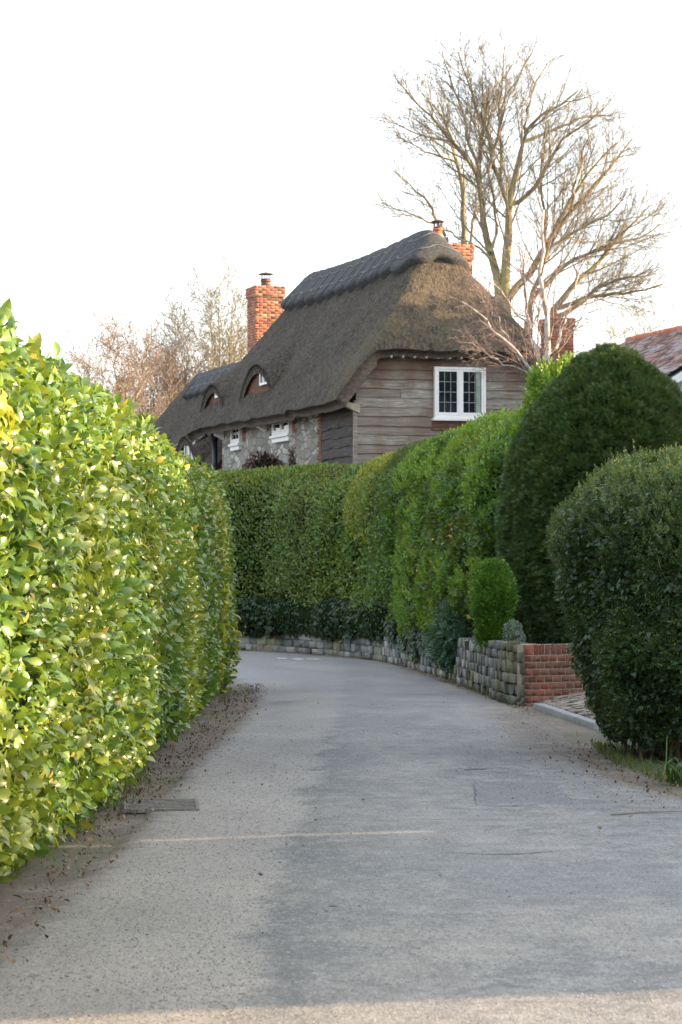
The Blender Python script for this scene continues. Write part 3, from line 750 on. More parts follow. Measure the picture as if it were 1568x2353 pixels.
h = plant('teal_ground_shrub', 'blue green trailing shrub spilling over the stone wall left of the small round cypress', 'shrub')
G = revolve((1.62, 34.7), [(.05, .2), (.3, .32), (.4, .6), (.3, .92), (.03, 1.05)], 36, 24, .1, 2, 11, 1, 2.0)
foliage(h, G, 6500, T_SPRIG, .05, .1, 'teal', clump=.08, cs=4, ax=(.6, -.3, .6))
settle(h, (1.62, 34.7, .3))

h = plant('small_cypress', 'small bright green rounded cypress bush on the wall against the foot of the clipped yew', 'shrub')
G = revolve((1.80, 30.75), [(.03, .55), (.14, .62), (.22, .85), (.235, 1.1), (.2, 1.32), (.1, 1.47), (.01, 1.52)], 36, 30, .09, 3, 12)
foliage(h, G, 9000, T_SPRIG, .045, .085, 'cypress', inset=.08, depth=.06, clump=.045, cs=7, ax=(.7, .8, .6), back=.6)
settle(h, (1.80, 30.75, .5))

h = plant('grey_leaved_plant', 'small grey green leafy plant on top of the stone wall beside the brickwork', 'plant')
G = revolve((1.98, 29.9), [(.02, .55), (.09, .62), (.1, .78), (.05, .88), (.01, .9)], 20, 16, .08, 5, 13)
foliage(h, G, 1500, T_LEAF, .02, .045, 'grey', inset=.04, depth=.03, ax=(.5, .8, .6))
settle(h, (1.98, 29.9, .5))

yw = plant('clipped_yew', 'huge dark green clipped yew dome standing behind the red brick wall', 'yew tree')
G = revolve((3.30, 32.0), [(.95, .60), (1.18, .68), (1.30, 1.2), (1.35, 1.7), (1.34, 2.15), (1.25, 2.7), (1.02, 3.28), (.76, 3.68), (.45, 3.99), (.2, 4.13), (.01, 4.17)], 90, 80, .025, 1.6, 14)
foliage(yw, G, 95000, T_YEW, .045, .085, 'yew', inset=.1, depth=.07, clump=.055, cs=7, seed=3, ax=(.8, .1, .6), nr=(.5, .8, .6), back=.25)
mb = MB(); mb.tube([(3.18, 32, .3), (3.2, 32.02, 1), (3.15, 32, 2)], [.16, .13, .08]); mb.build('trunk', M['bark'], yw)
settle(yw, (3.18, 32, .4))

bx = plant('box_bush', 'large shaggy dark box bush with ivy and pale shoots right of the lane', 'bush')
G = revolve((3.32, 21.0), [(1.05, .16), (1.16, .3), (1.34, .66), (1.5, 1.2), (1.54, 1.7), (1.36, 1.98), (1.0, 2.2), (.6, 2.32), (.02, 2.36)], 100, 70, .24, 1.3, 15, 1.0, 1.25)
foliage(bx, G, 85000, T_BOX, .04, .075, 'box', inset=.2, depth=.14, clump=.10, cs=4., seed=5, ax=(.7, .5, .7), back=.2)
P, N = sample_grid(G, 24000, back=.4); k = (vnoise(P, 3, 91) > .38) & ((P[:, 2] > 2.05) | ((P[:, 2] > 1.5) & (rng.random(len(P)) < .25))); P, N = P[k], N[k]
scatter('pale_shoots', P + N * .01 + np.array([0, 0, 1]) * rng.uniform(-.03, .12, (len(P), 1)), N, *T_BOX, .035, .085, M['boxtip'], bx, (.3, 1.3, .45), (.7, .2, .6))
tl, lp = [], []
for i in range(70):
    j = random.randrange(len(P)); q = Vector(P[j]); d = (Vector(N[j]) * .5 + Vector((0, 0, 1)) + rv() * .25).normalized(); L = random.uniform(.1, .28)
    pts = [q + d * L * f + Vector((0, 0, -.03)) for f in (0, .35, .7, 1)]
    tl.append(([tuple(x) for x in pts], [.003, .0028, .002, .0012], 4)); lp += [tuple(q + d * L * f) for f in np.linspace(.15, 1, 12)]
for q_ in tl: V, Fc = tubes([q_]); fast('stray_twig', V, Fc, M['birch_twig'], bx, True)
lp = np.array(lp); scatter('stray_leaves', lp, np.tile([0, -.3, 1.], (len(lp), 1)), *T_LEAF, .018, .03, M['boxtip'], bx, (.2, .5, 1), (.5, .5, .8))
P, N = sample_grid(G, 26000, back=.1); k = ((P[:, 0] < 2.45) & (P[:, 2] < 1.5) & (P[:, 1] < 22)) & (vnoise(P, 2.2, 8) > .36) | ((P[:, 2] < .6) & (rng.random(len(P)) < .5)) | (vnoise(P, 1.6, 77) > .66)
P, N = P[k][:3600], N[k][:3600]
scatter('ivy', P + N * rng.uniform(.0, .07, (len(P), 1)), N, *T_IVY, .028, .055, M['darkivy'], bx, (.3, -.3, .8), (1, .5, .4))
tn = []
for i in range(26):
    a = random.uniform(2.6, 5.4); r_ = random.uniform(.5, 1.15); x, y = 3.32 + r_ * math.cos(a), 21 + r_ * 1.2 * math.sin(a)
    tn.append(([(x, y, -.03), (x + random.gauss(0, .05), y + random.gauss(0, .05), .3), (x + random.gauss(0, .12), y + .1, .8)], [random.uniform(.012, .03), .015, .01], 6))
for q_ in tn: V, Fc = tubes([q_]); fast('stem', V, Fc, M['bark'], bx, True)
settle(bx, (3.32, 21, 0))

h = plant('dark_red_shrub', 'small dark red brown shrub in front of the flint wall of the cottage', 'shrub')
G = revolve((-1.85, 63.2), [(.05, 3.2), (.42, 3.35), (.5, 3.7), (.38, 4.1), (.03, 4.32)], 30, 20, .12, 1.6, 16)
foliage(h, G, 2600, T_LEAF, .05, .1, 'redleaf', inset=.1, depth=.2, clump=.12, cs=4)
tn = [([(-1.85, 63.2, 2.2), (-1.85 + random.gauss(0, .1), 63.2, 3.4), (-1.85 + random.gauss(0, .25), 63.2 + random.gauss(0, .2), 4.35)], [.02, .012, .006], 5) for i in range(14)]
for q_ in tn: V, Fc = tubes([q_]); fast('stem', V, Fc, M['birch_twig'], h)
settle(h, (-1.85, 63.2, 2.2))
h = plant('thorny_shrub', 'sparse dark twiggy shrub beside the dark red shrub at the cottage wall', 'shrub')
G = revolve((-1.2, 63.4), [(.02, 3.3), (.14, 3.6), (.16, 4.0), (.03, 4.38)], 20, 16, .08, 2.6, 17)
foliage(h, G, 500, T_LEAF, .04, .08, 'redleaf', inset=.08, depth=.15, core=None, clump=.12, cs=4)
tn = [([(-1.2, 63.4, 2.2), (-1.2 + random.gauss(0, .06), 63.4, 3.5), (-1.2 + random.gauss(0, .13), 63.4 + random.gauss(0, .1), 4.4)], [.015, .01, .005], 5) for i in range(9)]
for q_ in tn: V, Fc = tubes([q_]); fast('stem', V, Fc, M['birch_twig'], h)
settle(h, (-1.2, 63.4, 2.2))

lo = bpy.data.objects
for hn, m_, pts in (('privet_hedge', 'privet', [(-.75, 46.35)]), ('ivy_hedge', 'ivyhedge', [(-.2, 45.4), (.62, 43.1)]), ('mixed_shrub_hedge', 'shrub', [(.9, 41.7)])):
    hr = lo[hn]
    for (jx, jy) in pts:
        n = 3200; zz = rng.uniform(.8, 3.05, n); k = vnoise(np.stack([zz * 0, zz, zz], 1), 1.5, int(jy)) ; P = np.stack([jx - .16 + rng.normal(size=n) * .12, jy - .05 + rng.normal(size=n) * .38, zz], 1)
        P[:, 0] += (P[:, 1] - jy) * -.42 - .04 * np.clip(2.6 - zz, 0, 1) + .5 * np.clip(zz - 2.65, 0, 1)
        kk = vnoise(P, 1.8, 55) > .42
        q_ = scatter('straying_leaves', P[kk], np.tile([-.85, -.5, .1], (int(kk.sum()), 1)), *T_LEAF, .045, .085, M[m_], hr, (.5, .3, .8), (.8, .4, .6)); q_.location = -Vector(hr.location)
# strap-leaved plant by the bush
h = plant('daffodil_clump', 'clump of long arching strap leaves on the verge below the dark box bush', 'plant')
n = 46; P = np.stack([2.33 + rng.normal(size=n) * .05, 18.1 + rng.normal(size=n) * .08, np.full(n, .01)], 1)
N = norm(np.stack([rng.normal(size=n), rng.normal(size=n), np.full(n, .1)], 1))
V_, F_ = [], []
for i in range(n):
    L = random.uniform(.2, .38); d = N[i]; pr_ = np.array([-d[1], d[0], 0]); pts = []
    for k_ in range(7):
        f = k_ / 6; c = P[i] + d * L * (f ** 1.5) * .75 + np.array([0, 0, L * (1.15 * f - .85 * f ** 2.4)]); ww = .009 * (1 - f ** 3) + .001
        pts += [c - pr_ * ww, c + pr_ * ww]
    V_ += pts; F_ += [(i * 14 + 2 * k_, i * 14 + 2 * k_ + 1, i * 14 + 2 * k_ + 3, i * 14 + 2 * k_ + 2) for k_ in range(6)]
fast('strap_leaves', V_, F_, M['strap'], h); settle(h, (2.33, 18.1, 0))

# verge grass, litter, pebbles, weeds
def strip_pts(n, x0, x1, y0, y1, s=.5):
    y = rng.uniform(y0, y1, n); return y
n = 2600; y = rng.uniform(8.5, 33, n); k = vnoise(np.stack([y * 0, y, y * 0], 1), 1.1, 5) > .62; y = y[k]
x = -1.5 + (y - 12) * .009 + np.abs(rng.normal(size=len(y))) * .07 - .03
y2 = rng.uniform(17.2, 22, 1500); x2 = np.interp(y2, [17, 18.5, 20, 22], [2.5, 2.2, 2.08, 2.1]) + np.abs(rng.normal(size=1500)) * .14
y3 = rng.uniform(28, 34, 260); x3 = np.interp(y3, [28, 30.6, 34], [1.93, 1.72, 1.5]) + rng.normal(size=260) * .03
P = np.stack([np.r_[x, x2, x3], np.r_[y, y2, y3], np.full(len(x) + 1760, .0)], 1)
o = scatter('verge_grass', P, np.tile([0, 0, 1.], (len(P), 1)), *T_BLADE, .03, .09, M['grass'], None, (1, 1, .7), (0, 0, 1)); tag(o, kind='stuff')
n = 2400; yl = np.r_[8 + 25 * rng.random(1500) ** .8, rng.uniform(16.5, 22, 350), rng.uniform(26, 47, 550)]
xl = np.r_[np.interp(yl[:1500], [8, 33], [-1.46, -1.12]) + rng.normal(size=1500) * .12 + .03, np.interp(yl[1500:1850], [16.5, 20, 22], [2.3, 1.95, 2.05]) + rng.normal(size=350) * .16,
          np.interp(yl[1850:], WALL[:9, 1], WALL[:9, 0]) - .06 - np.abs(rng.normal(size=550)) * .09]
P = np.stack([xl, yl, np.full(n, .035)], 1)
o = scatter('leaf_litter', P, np.tile([0, 0, 1.], (n, 1)), *T_LEAF, .015, .04, M['brownleaf'], None, (0, 0, 1), (0, 1, .5)); tag(o, kind='stuff')
n = 6500; yl = np.r_[8 + 25 * rng.random(3600) ** 1.3, rng.uniform(16, 28, 1700), rng.uniform(8.5, 30, 1200)]
xl = np.r_[np.interp(yl[:3600], [8, 33], [-1.38, -1.02]) + rng.normal(size=3600) * .08, np.interp(yl[3600:5300], [16, 20, 28], [2.1, 1.75, 1.85]) + rng.normal(size=1700) * .17, rng.uniform(-1.2, 2, 1200)]; kk = rng.random(n) < np.where(np.arange(n) > 5300, .3, .45); xl, yl = xl[kk], yl[kk]; n = len(xl)
oc = (np.array([(1, 0, 0), (-1, 0, 0), (0, 1, 0), (0, -1, 0), (0, 0, .7), (0, 0, -.7)]), np.array([(0, 2, 4), (2, 1, 4), (1, 3, 4), (3, 0, 4), (2, 0, 5), (1, 2, 5), (3, 1, 5), (0, 3, 5)]))
sz = np.exp(rng.normal(size=n) * .5) * .0033
V = np.stack([xl, yl, .034 + sz * .4], 1)[:, None] + (oc[0][None] + rng.normal(size=(n, 6, 3)) * .18) * sz[:, None, None]
Fc = (oc[1][None] + (np.arange(n) * 6)[:, None, None]).reshape(-1, 3)
M['pebble'] = stonemat('pebble', [(0, (.12, .105, .09)), (.5, (.24, .215, .19)), (1, (.42, .4, .36))])
o = fast('loose_gravel', V.reshape(-1, 3), Fc, M['pebble']); tag(o, kind='stuff')
n = 70000; yl = 8.3 + 16 * rng.random(n) ** 1.25; xl = rng.uniform(-1, 1, n) * (yl * .135 + .15) + .1; k = (xl > np.interp(yl, [8, 33], [-1.45, -1.1])) & (xl < np.interp(yl, [8, 15, 18, 30], [3, 2.4, 1.9, 1.8])); xl, yl = xl[k], yl[k]; n = len(xl)
sz = np.exp(rng.normal(size=n) * .35) * .0024
V = np.stack([xl, yl, road_z(xl, yl) - .0003], 1)[:, None] + (oc[0][None] * np.array([1, 1, .75]) + rng.normal(size=(n, 6, 3)) * .2) * sz[:, None, None]
Fc = (oc[1][None] + (np.arange(n) * 6)[:, None, None]).reshape(-1, 3)
M['chip'] = stonemat('road_chipping', [(0, (.15, .148, .143)), (.3, (.23, .222, .212)), (.75, (.32, .31, .295)), (1, (.48, .46, .43))])
o = fast('road_chippings', V.reshape(-1, 3), Fc, M['chip']); tag(o, kind='stuff')
# a few fallen leaves and sticks one can count
for k_, (u, v, a, lab) in enumerate([(388, 1765, .5, 'curled pale brown fallen leaf on the verge beyond the drain grate'), (362, 1797, 1.6, 'reddish fallen leaf on the dirt just beyond the drain grate'), (50, 2090, 2.2, 'red brown fallen leaf on the dirt at the lower left edge'), (1378, 1927, .1, 'single brown leaf lying on the tarmac at the right')]):
    x, y = gp(u, v); V_ = T_LAUREL[0] * .055; V_[:, 2] += .012 + .15 * V_[:, 1] ** 2 * 20
    o = fast('fallen_leaf', V_, T_LAUREL[1], M['brownleaf'], None, True); o.location = (x, y, .036); o.rotation_euler = (.25, .2, a); tag(o, lab, 'leaf', 'fallen leaves')
for (u, v, u2, v2, r_, lab) in [(35, 2112, 100, 2104, .004, 'short brown stick on the dirt near the lower left corner'), (1405, 1886, 1568, 1880, .005, 'long pale thin stick lying across the tarmac edge at the right')]:
    a_, b_ = gp(u, v), gp(u2, v2); mb = MB(); c_ = ((a_[0] + b_[0]) / 2, (a_[1] + b_[1]) / 2)
    mb.tube([(a_[0] - c_[0], a_[1] - c_[1], 0), (.01, .03, .006), (b_[0] - c_[0], b_[1] - c_[1], .004)], [r_, r_ * .9, r_ * .5], 6)
    o = mb.build('stick', M['twig'], None, True); o.location = (c_[0], c_[1], .036); tag(o, lab, 'stick')

# drain grate
gr = empty('drain_grate', (-1.12, 16.3, .014)); tag(gr, 'rectangular iron drain grate set in the dirt edge of the lane by the laurel hedge', 'drain')
gr.rotation_euler = (0, 0, R(4)); gr.scale = (.86, .86, 1)
M['iron'] = plain('rusty_iron', (.20, .185, .17), .7, .4, 30, .3, metal=.3)
M['pit_shade'] = plain('grate_shadow', (.006, .006, .006), 1)
mb = MB(); mb.box(-.25, .25, -.38, .38, -.004, .004); mb.build('shade_plate', M['pit_shade'], gr)  # black plate paints the darkness under the bars; no real opening
mb = MB(); mb.box(-.27, .27, .38, .41, -.01, .014); mb.box(-.27, .27, -.41, -.38, -.01, .014); mb.box(-.27, -.245, -.38, .38, -.01, .014); mb.box(.245, .27, -.38, .38, -.01, .014); mb.build('frame', M['iron'], gr)
mb = MB()
for i in range(7):
    y_ = -.33 + i * .11; mb.add([(x_, y_ + dy + (x_ * .2), z_) for z_ in (.004, .012) for x_, dy in ((-.245, -.026), (.245, -.026), (.245, .018), (-.245, .018))], [(4, 5, 6, 7), (0, 1, 5, 4), (1, 2, 6, 5), (2, 3, 7, 6), (3, 0, 4, 7)])
mb.build('bars', M['iron'], gr)

# ------------------------------------------------------------------ thatched cottage (local x = across the gable, y = along the house, z up)
HX, HY = .33, 60.0
HA = R(17)
house = empty('thatched_cottage', (HX, HY, 0), HA)
tag(house, 'old thatched cottage with weathered boarded gable, flint side wall and brick chimneys above the hedge', 'cottage')

t = NT('thatch'); o_ = t.obj()
st = t.noise(t.mapping(o_, (17, 17, 3)), 1, 6, .75); sp = t.noise(t.mapping(o_, (34, 34, 9)), 1, 4, .75); bl = t.noise(o_, .55, 5, .65); b2 = t.noise(o_, 2.6, 4, .6)
c = t.ramp(bl, [(.3, (.036, .031, .027)), (.5, (.064, .055, .047)), (.7, (.112, .094, .078))])
c = t.mix(t.maprange(b2, .4, .65, 0, .4), c, (.055, .048, .034)); c = t.mix(t.maprange(st, .46, .60, 0, .75), c, (.17, .145, .115))
c = t.mix(t.maprange(st, .38, .48, .8, 0), c, (.024, .021, .018)); c = t.mix(t.maprange(sp, .56, .68, 0, .7), c, (.27, .24, .19))
sxyz = t.n('ShaderNodeSeparateXYZ'); t.l(o_, sxyz.inputs[0])
c = t.mix(t.math('MULTIPLY', t.maprange(sxyz.outputs[1], .0, 1.6, .38, 0), t.maprange(b2, .3, .6)), c, (.20, .165, .10))  # front hip tinted paler, painting in its sunlit patch
M['thatch'] = t.end(t.bsdf(c, .95, t.math('ADD', st, t.math('MULTIPLY', sp, .7)), 1., .09, spec=.2))
t = NT('ridge_thatch'); o_ = t.obj(); st = t.noise(t.mapping(o_, (20, 8, 20)), 1, 5, .7)
c = t.ramp(st, [(.3, (.03, .032, .034)), (.5, (.056, .058, .060)), (.72, (.10, .10, .098))])
M['ridge'] = t.end(t.bsdf(c, .9, st, .7, .04, spec=.25))
M['reed_end'] = plain('cut_reed', (.105, .082, .065), .95, .6, 14, 1.)

def softmin(a, k=6.): a = np.stack(a); return -np.log(np.exp(-k * (a - a.min(0))).sum(0)) / k + a.min(0)
def z_main(b, s):
    sag = .10 * np.sin(np.clip((s - 1.7) / 9.8, 0, 1) * math.pi) * np.clip((b + .6) / 3, 0, 1)
    return softmin([5.4 + 1.42 * (b + .6), 5.4 + 1.42 * (5.3 - b), 6.62 + 1.42 * (s + .5), 5.4 + 1.62 * (14.05 - s)]) + .03 - sag
def z_wing(b, s):
    return softmin([3.6 + 1.42 * (b + .62), 3.6 + 1.42 * (5.2 - b), 3.6 + 1.25 * (28.2 - s), 0 * b + 8.4 - .03 * (s - 12)]) + .05

def roof(name, fz, b0, b1, s0, s1, nb, ns, th, mats, parent, seed=1, rnd=.5):
    b = np.linspace(b0, b1, nb); s = np.linspace(s0, s1, ns); B, S = np.meshgrid(b, s, indexing='ij')
    G = np.stack([B, S, fz(B, S)], -1); N = grid_normals(G); N = np.where(N[..., 2:3] < 0, -N, N)
    # rounded, slightly drooping eaves
    e = np.minimum(np.minimum(B - b0, b1 - B), S - s0); G[..., 2] -= .13 * np.exp(-e / .10)
    G += N * ((fbm(G, 1.1, seed) - .5) * .10 + (fbm(G, 5, seed + 4) - .5) * .06)[..., None]
    G[..., 2] += (fbm(G * np.array([1, .6, 0]), 2.0, seed + 9) - .5) * .14 * np.exp(-e / .35)
    Lw = G - N * th
    Lw[..., 2] -= .0
    V = np.vstack([G.reshape(-1, 3), Lw.reshape(-1, 3)]); n = nb * ns; f = grid_faces(nb, ns)
    ring = [i * ns for i in range(nb)] + [(nb - 1) * ns + j for j in range(1, ns)] + [i * ns + ns - 1 for i in range(nb - 2, -1, -1)] + [j for j in range(ns - 2, 0, -1)]
    side = np.array([(ring[i], ring[(i + 1) % len(ring)], ring[(i + 1) % len(ring)] + n, ring[i] + n) for i in range(len(ring))])
    o = fast(name, V, np.vstack([f, f[:, ::-1] + n, side]), mats, parent, True)
    mi = np.r_[np.zeros(len(f), int), np.ones(len(f), int), np.ones(len(side), int)]; o.data.polygons.foreach_set('material_index', mi)
    sm = np.ones(len(mi), bool); o.data.polygons.foreach_set('use_smooth', sm)
    return o
roof('thatched_roof', z_main, -.6, 5.3, -.5, 14.0, 110, 220, .28, [M['thatch'], M['reed_end']], house)
wing = roof('wing_roof', z_wing, -.62, 5.2, 12.6, 28, 70, 160, .3, [M['thatch'], M['reed_end']], house, 5)

def ridge_cap(name, fz, c0, c1, bc, Rp, parent, front=True, sc=.92, off=.11, npm=16):
    """scalloped block-cut ridge: a raised layer hugging the roof around the ridge line"""
    P = []; L = c1 - c0
    nl = int(L * npm); na = 46
    for i in range(nl): P.append((bc, c1 - L * i / nl, -1, 0, L * i / nl))
    for i in range(na): a = math.pi * i / na; P.append((bc, c0, -math.cos(a), -math.sin(a), L + Rp * a))
    for i in range(nl): P.append((bc, c0 + L * i / nl, 1, 0, L + Rp * math.pi + L * i / nl))
    for i in range(na): a = math.pi * i / na; P.append((bc, c1, math.cos(a), math.sin(a), 2 * L + Rp * math.pi + Rp * a))
    P = np.array(P); nr_ = 16; G = np.zeros((len(P), nr_ + 2, 3))
    scal = np.abs(np.sin(math.pi * P[:, 4] / sc)) ** .6; a = np.arctan2(-P[:, 3], np.abs(P[:, 2]))
    Rr = Rp * (.86 + .26 * scal)
    fr = (P[:, 3] < -.01)
    Rr = np.where(fr, Rp * (1.22 - .06 * np.cos(2 * a) - .20 * np.exp(-((a - math.pi / 2) / .35) ** 2) + .15 * np.exp(-((a - .75) / .4) ** 2)), Rr)
    for k in range(nr_ + 2):
        r_ = min(1, k / nr_); x = P[:, 0] + P[:, 2] * Rr * r_; y = P[:, 1] + P[:, 3] * Rr * r_
        z = fz(x, y); lift = off * min(1, .75 + .25 * r_) + np.where(fr, .03, .15 * (scal - .62)) * r_ ** 2
        if k == nr_: lift = lift * .75
        if k == nr_ + 1: lift = lift * 0 - .06; x = x - P[:, 2] * .03; y = y - P[:, 3] * .03
        G[:, k] = np.stack([x - .0 + P[:, 2] * lift * .8, y + P[:, 3] * lift * .8, z + lift * .75], 1)
    G[..., 2] += (fbm(G, 3, 8) - .5) * .04
    o = fast(name, G.reshape(-1, 3), grid_faces(len(P), nr_ + 2, True), M['ridge'], parent, True)
    tl = []
    for rr in (.42, .8):
        k = int(rr * nr_); loop = G[:nl + na + nl, k] + np.array([0, 0, .012]); 
        for i in range(0, len(loop) - 8, 7): tl.append((loop[i:i + 8], [.011] * 8, 4))
    k0, k1 = int(.3 * nr_), nr_ - 1
    for i in list(range(0, nl - 7, 14)) + list(range(nl + na, nl + na + nl - 7, 14)):
        for a_, b_ in ((0, 0),):
            q = np.array([G[i + int(round(a_ + (b_ - a_) * f)), int(round(k0 + (k1 - k0) * f))] + np.array([0, 0, .016]) for f in np.linspace(0, 1, 4)]); tl.append((q, [.009] * 4, 4))
    V, Fc = tubes(tl); fast('hazel_spars', V, Fc, M['spar'], o)
    return o
M['spar'] = plain('hazel_spar', (.21, .20, .19), .8)
ridge_cap('thatch_ridge', z_main, 1.75, 11.4, 2.35, .72, house, off=.14)
ridge_cap('wing_ridge', z_wing, 13.0, 23.2, 2.29, .62, house)

M['brownwood'] = plain('brown_board', (.13, .055, .03), .9, .5, 12, .4)
M['white'] = plain('white_paint', (.74, .74, .72), .55, .06, 6, .05)
t = NT('window_glass'); M['glass'] = t.end(t.bsdf((.012, .014, .016), .06, spec=.6))
M['lead'] = plain('lead_strip', (.33, .33, .34), .6)

def eyebrow(b0, s0, half, hgt, fz, win, name='eyebrow_dormer'):
    ns_, nb_ = 40, 16; s = np.linspace(-1.25, 1.25, ns_); q = np.linspace(0, 1, nb_); z0 = float(fz(np.array([b0]), np.array([s0]))[0])
    bell = np.where(np.abs(s) < 1, np.cos(np.clip(s, -1, 1) * math.pi / 2) ** .65, 0) - .5 * np.clip(np.abs(s) - .95, 0, 1)
    Gt = np.zeros((ns_, nb_, 3)); Gt[..., 0] = b0 - .30 + q[None] * 1.5; Gt[..., 1] = (s0 + s * half)[:, None]
    Gt[..., 2] = z0 - .42 + (hgt + .42) * bell[:, None] + .62 * (q[None] * 1.5) - .06 * np.exp(-q[None] * 12)
    Gt += ((fbm(Gt, 4, 2) - .5) * .04)[..., None]
    Gb = Gt.copy(); Gb[..., 2] -= .24; Gb[:, :, 0] += .05
    V = np.vstack([Gt.reshape(-1, 3), Gb.reshape(-1, 3)]); n = ns_ * nb_; f = grid_faces(ns_, nb_)
    side = np.array([(i * nb_, (i + 1) * nb_, (i + 1) * nb_ + n, i * nb_ + n) for i in range(ns_ - 1)])
    o = fast(name, V, np.vstack([f, f[:, ::-1] + n, side]), [M['thatch'], M['reed_end']], house, True)
    o.data.polygons.foreach_set('material_index', np.r_[np.zeros(len(f), int), np.ones(len(f), int), np.zeros(len(side), int)])
    # boarded cheek below the brow and its window
    P = np.zeros((ns_, 6, 3)); zt = z0 - .42 + (hgt + .42) * bell + .2
    for k in range(6): P[:, k] = np.stack([np.full(ns_, b0 - .16), s0 + s * half, (z0 - .45) + (zt - z0 + .25) * k / 5], 1)
    fast('dormer_board', P.reshape(-1, 3), grid_faces(ns_, 6), M['brownwood'], o)
    ws, ww, wh = win; y0 = s0 + ws; mb = MB(); b0 = b0 - .17
    zt = z0 - .1; mb.box(b0 - .06, b0 + .0, y0, y0 + ww, zt, zt + .06); mb.box(b0 - .06, b0, y0, y0 + ww, zt + wh - .06, zt + wh)
    for yy in (0, .5, 1): mb.box(b0 - .058, b0 - .002, y0 + (ww - .06) * yy, y0 + (ww - .06) * yy + .06, zt + .06, zt + wh - .06)
    wf = mb.build('window', M['white'], o); mb = MB(); mb.box(b0 - .03, b0 + .01, y0 + .05, y0 + ww - .05, zt + .05, zt + wh - .05); mb.build('pane', M['glass'], wf)
    return o
d = eyebrow(.02, 7.85, 1.6, .52, z_main, (-1.0, .8, .34))
d = eyebrow(-.02, 12.3, 1.25, .34, z_main, (-.6, .45, .2))
d = eyebrow(.0, 15.6, 1.5, .8, z_wing, (-.9, 1.1, .75))

# gable and flank boarding
t = NT('weatherboard'); o_ = t.obj(); rnd_ = t.island()
g = t.noise(t.mapping(o_, (2.2, 2.2, 26)), 1, 6, .7, .6); bl = t.noise(o_, 1.4, 4, .6)
c = t.ramp(g, [(.3, (.115, .10, .085)), (.5, (.25, .225, .195)), (.7, (.44, .41, .365))])
c = t.mix(t.maprange(rnd_, .2, 1, 0, .75), c, (.17, .135, .11)); c = t.mix(t.maprange(bl, .46, .6, 0, .6), c, (.16, .105, .07))
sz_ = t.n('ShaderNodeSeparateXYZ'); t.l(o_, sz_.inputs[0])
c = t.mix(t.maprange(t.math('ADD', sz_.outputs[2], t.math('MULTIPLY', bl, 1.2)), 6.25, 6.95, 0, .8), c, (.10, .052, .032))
M['board'] = t.end(t.bsdf(c, .85, g, .6, .02, spec=.3))
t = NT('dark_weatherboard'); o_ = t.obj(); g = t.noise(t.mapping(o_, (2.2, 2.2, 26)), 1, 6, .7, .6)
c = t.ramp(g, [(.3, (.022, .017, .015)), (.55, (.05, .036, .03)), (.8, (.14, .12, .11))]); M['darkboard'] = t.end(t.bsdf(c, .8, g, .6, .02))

def boards(fn, L, z0, z1, pitch, limits, mb, waney=.02, seed=0, hole=None):
    """fn(p,q,z): p along, q outward"""
    r_ = random.Random(seed); z = z0
    while z < z1:
        lo, hi = limits(z + pitch * .5); p = lo; e = r_.random() * 10
        if hi - lo > .1:
            cuts = [lo] + sorted(r_.uniform(lo + .5, hi - .5) for _ in range(1 if hi - lo > 2.5 else 0)) + [hi]
            for a, b_ in zip(cuts[:-1], cuts[1:]):
                n = max(3, int((b_ - a) / .14)); off = r_.uniform(-.008, .012); tlt = r_.uniform(-.012, .012)
                vs = []
                for i in range(n + 1):
                    q_ = a + .004 + (b_ - a - .008) * i / n
                    wv = (vnoise(np.array([q_, e, seed]), 2.3, 3) - .5) * 2 * waney + (vnoise(np.array([q_, e, seed]), 8, 5) - .5) * waney * .6 + tlt * (q_ - a)
                    zb = z + wv
                    vs += [fn(q_, .01, zb), fn(q_, .055 + off, zb), fn(q_, .05 + off, zb + pitch * .4), fn(q_, .018, z + pitch + .05)]
                fs = []
                for i in range(n):
                    k = i * 4
                    fs += [(k + j, k + j + 1, k + 5 + j, k + 4 + j) for j in range(3)]
                fs += [(0, 1, 2, 3), (n * 4 + 3, n * 4 + 2, n * 4 + 1, n * 4)]
                mb.add(vs, fs)
        z += pitch
def lim(z):
    b = max(0, -.6 + (z + .62 - 5.4) / 1.42); return b, 4.69 - b
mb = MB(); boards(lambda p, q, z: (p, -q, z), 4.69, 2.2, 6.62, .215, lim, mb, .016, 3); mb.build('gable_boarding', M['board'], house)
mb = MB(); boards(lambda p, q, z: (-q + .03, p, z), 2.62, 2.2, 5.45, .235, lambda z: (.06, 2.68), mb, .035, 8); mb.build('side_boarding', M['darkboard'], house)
mb = MB(); mb.box(-.055, .035, -.07, .03, 2.2, 5.35); mb.build('corner_post', M['board'], house, bevel=.01)
mb = MB(); mb.add([(x, y, z) for y in (.0, .3) for x, z in ((0, 2), (4.69, 2), (4.69, 5.1), (3.9, 6.5), (.8, 6.5), (0, 5.1))], [(0, 1, 2, 3, 4, 5), (11, 10, 9, 8, 7, 6)]); mb.box(.05, 4.6, .05, 12.2, 2, 5.15); mb.build('inner_wall', M['mortar_dark'], house)

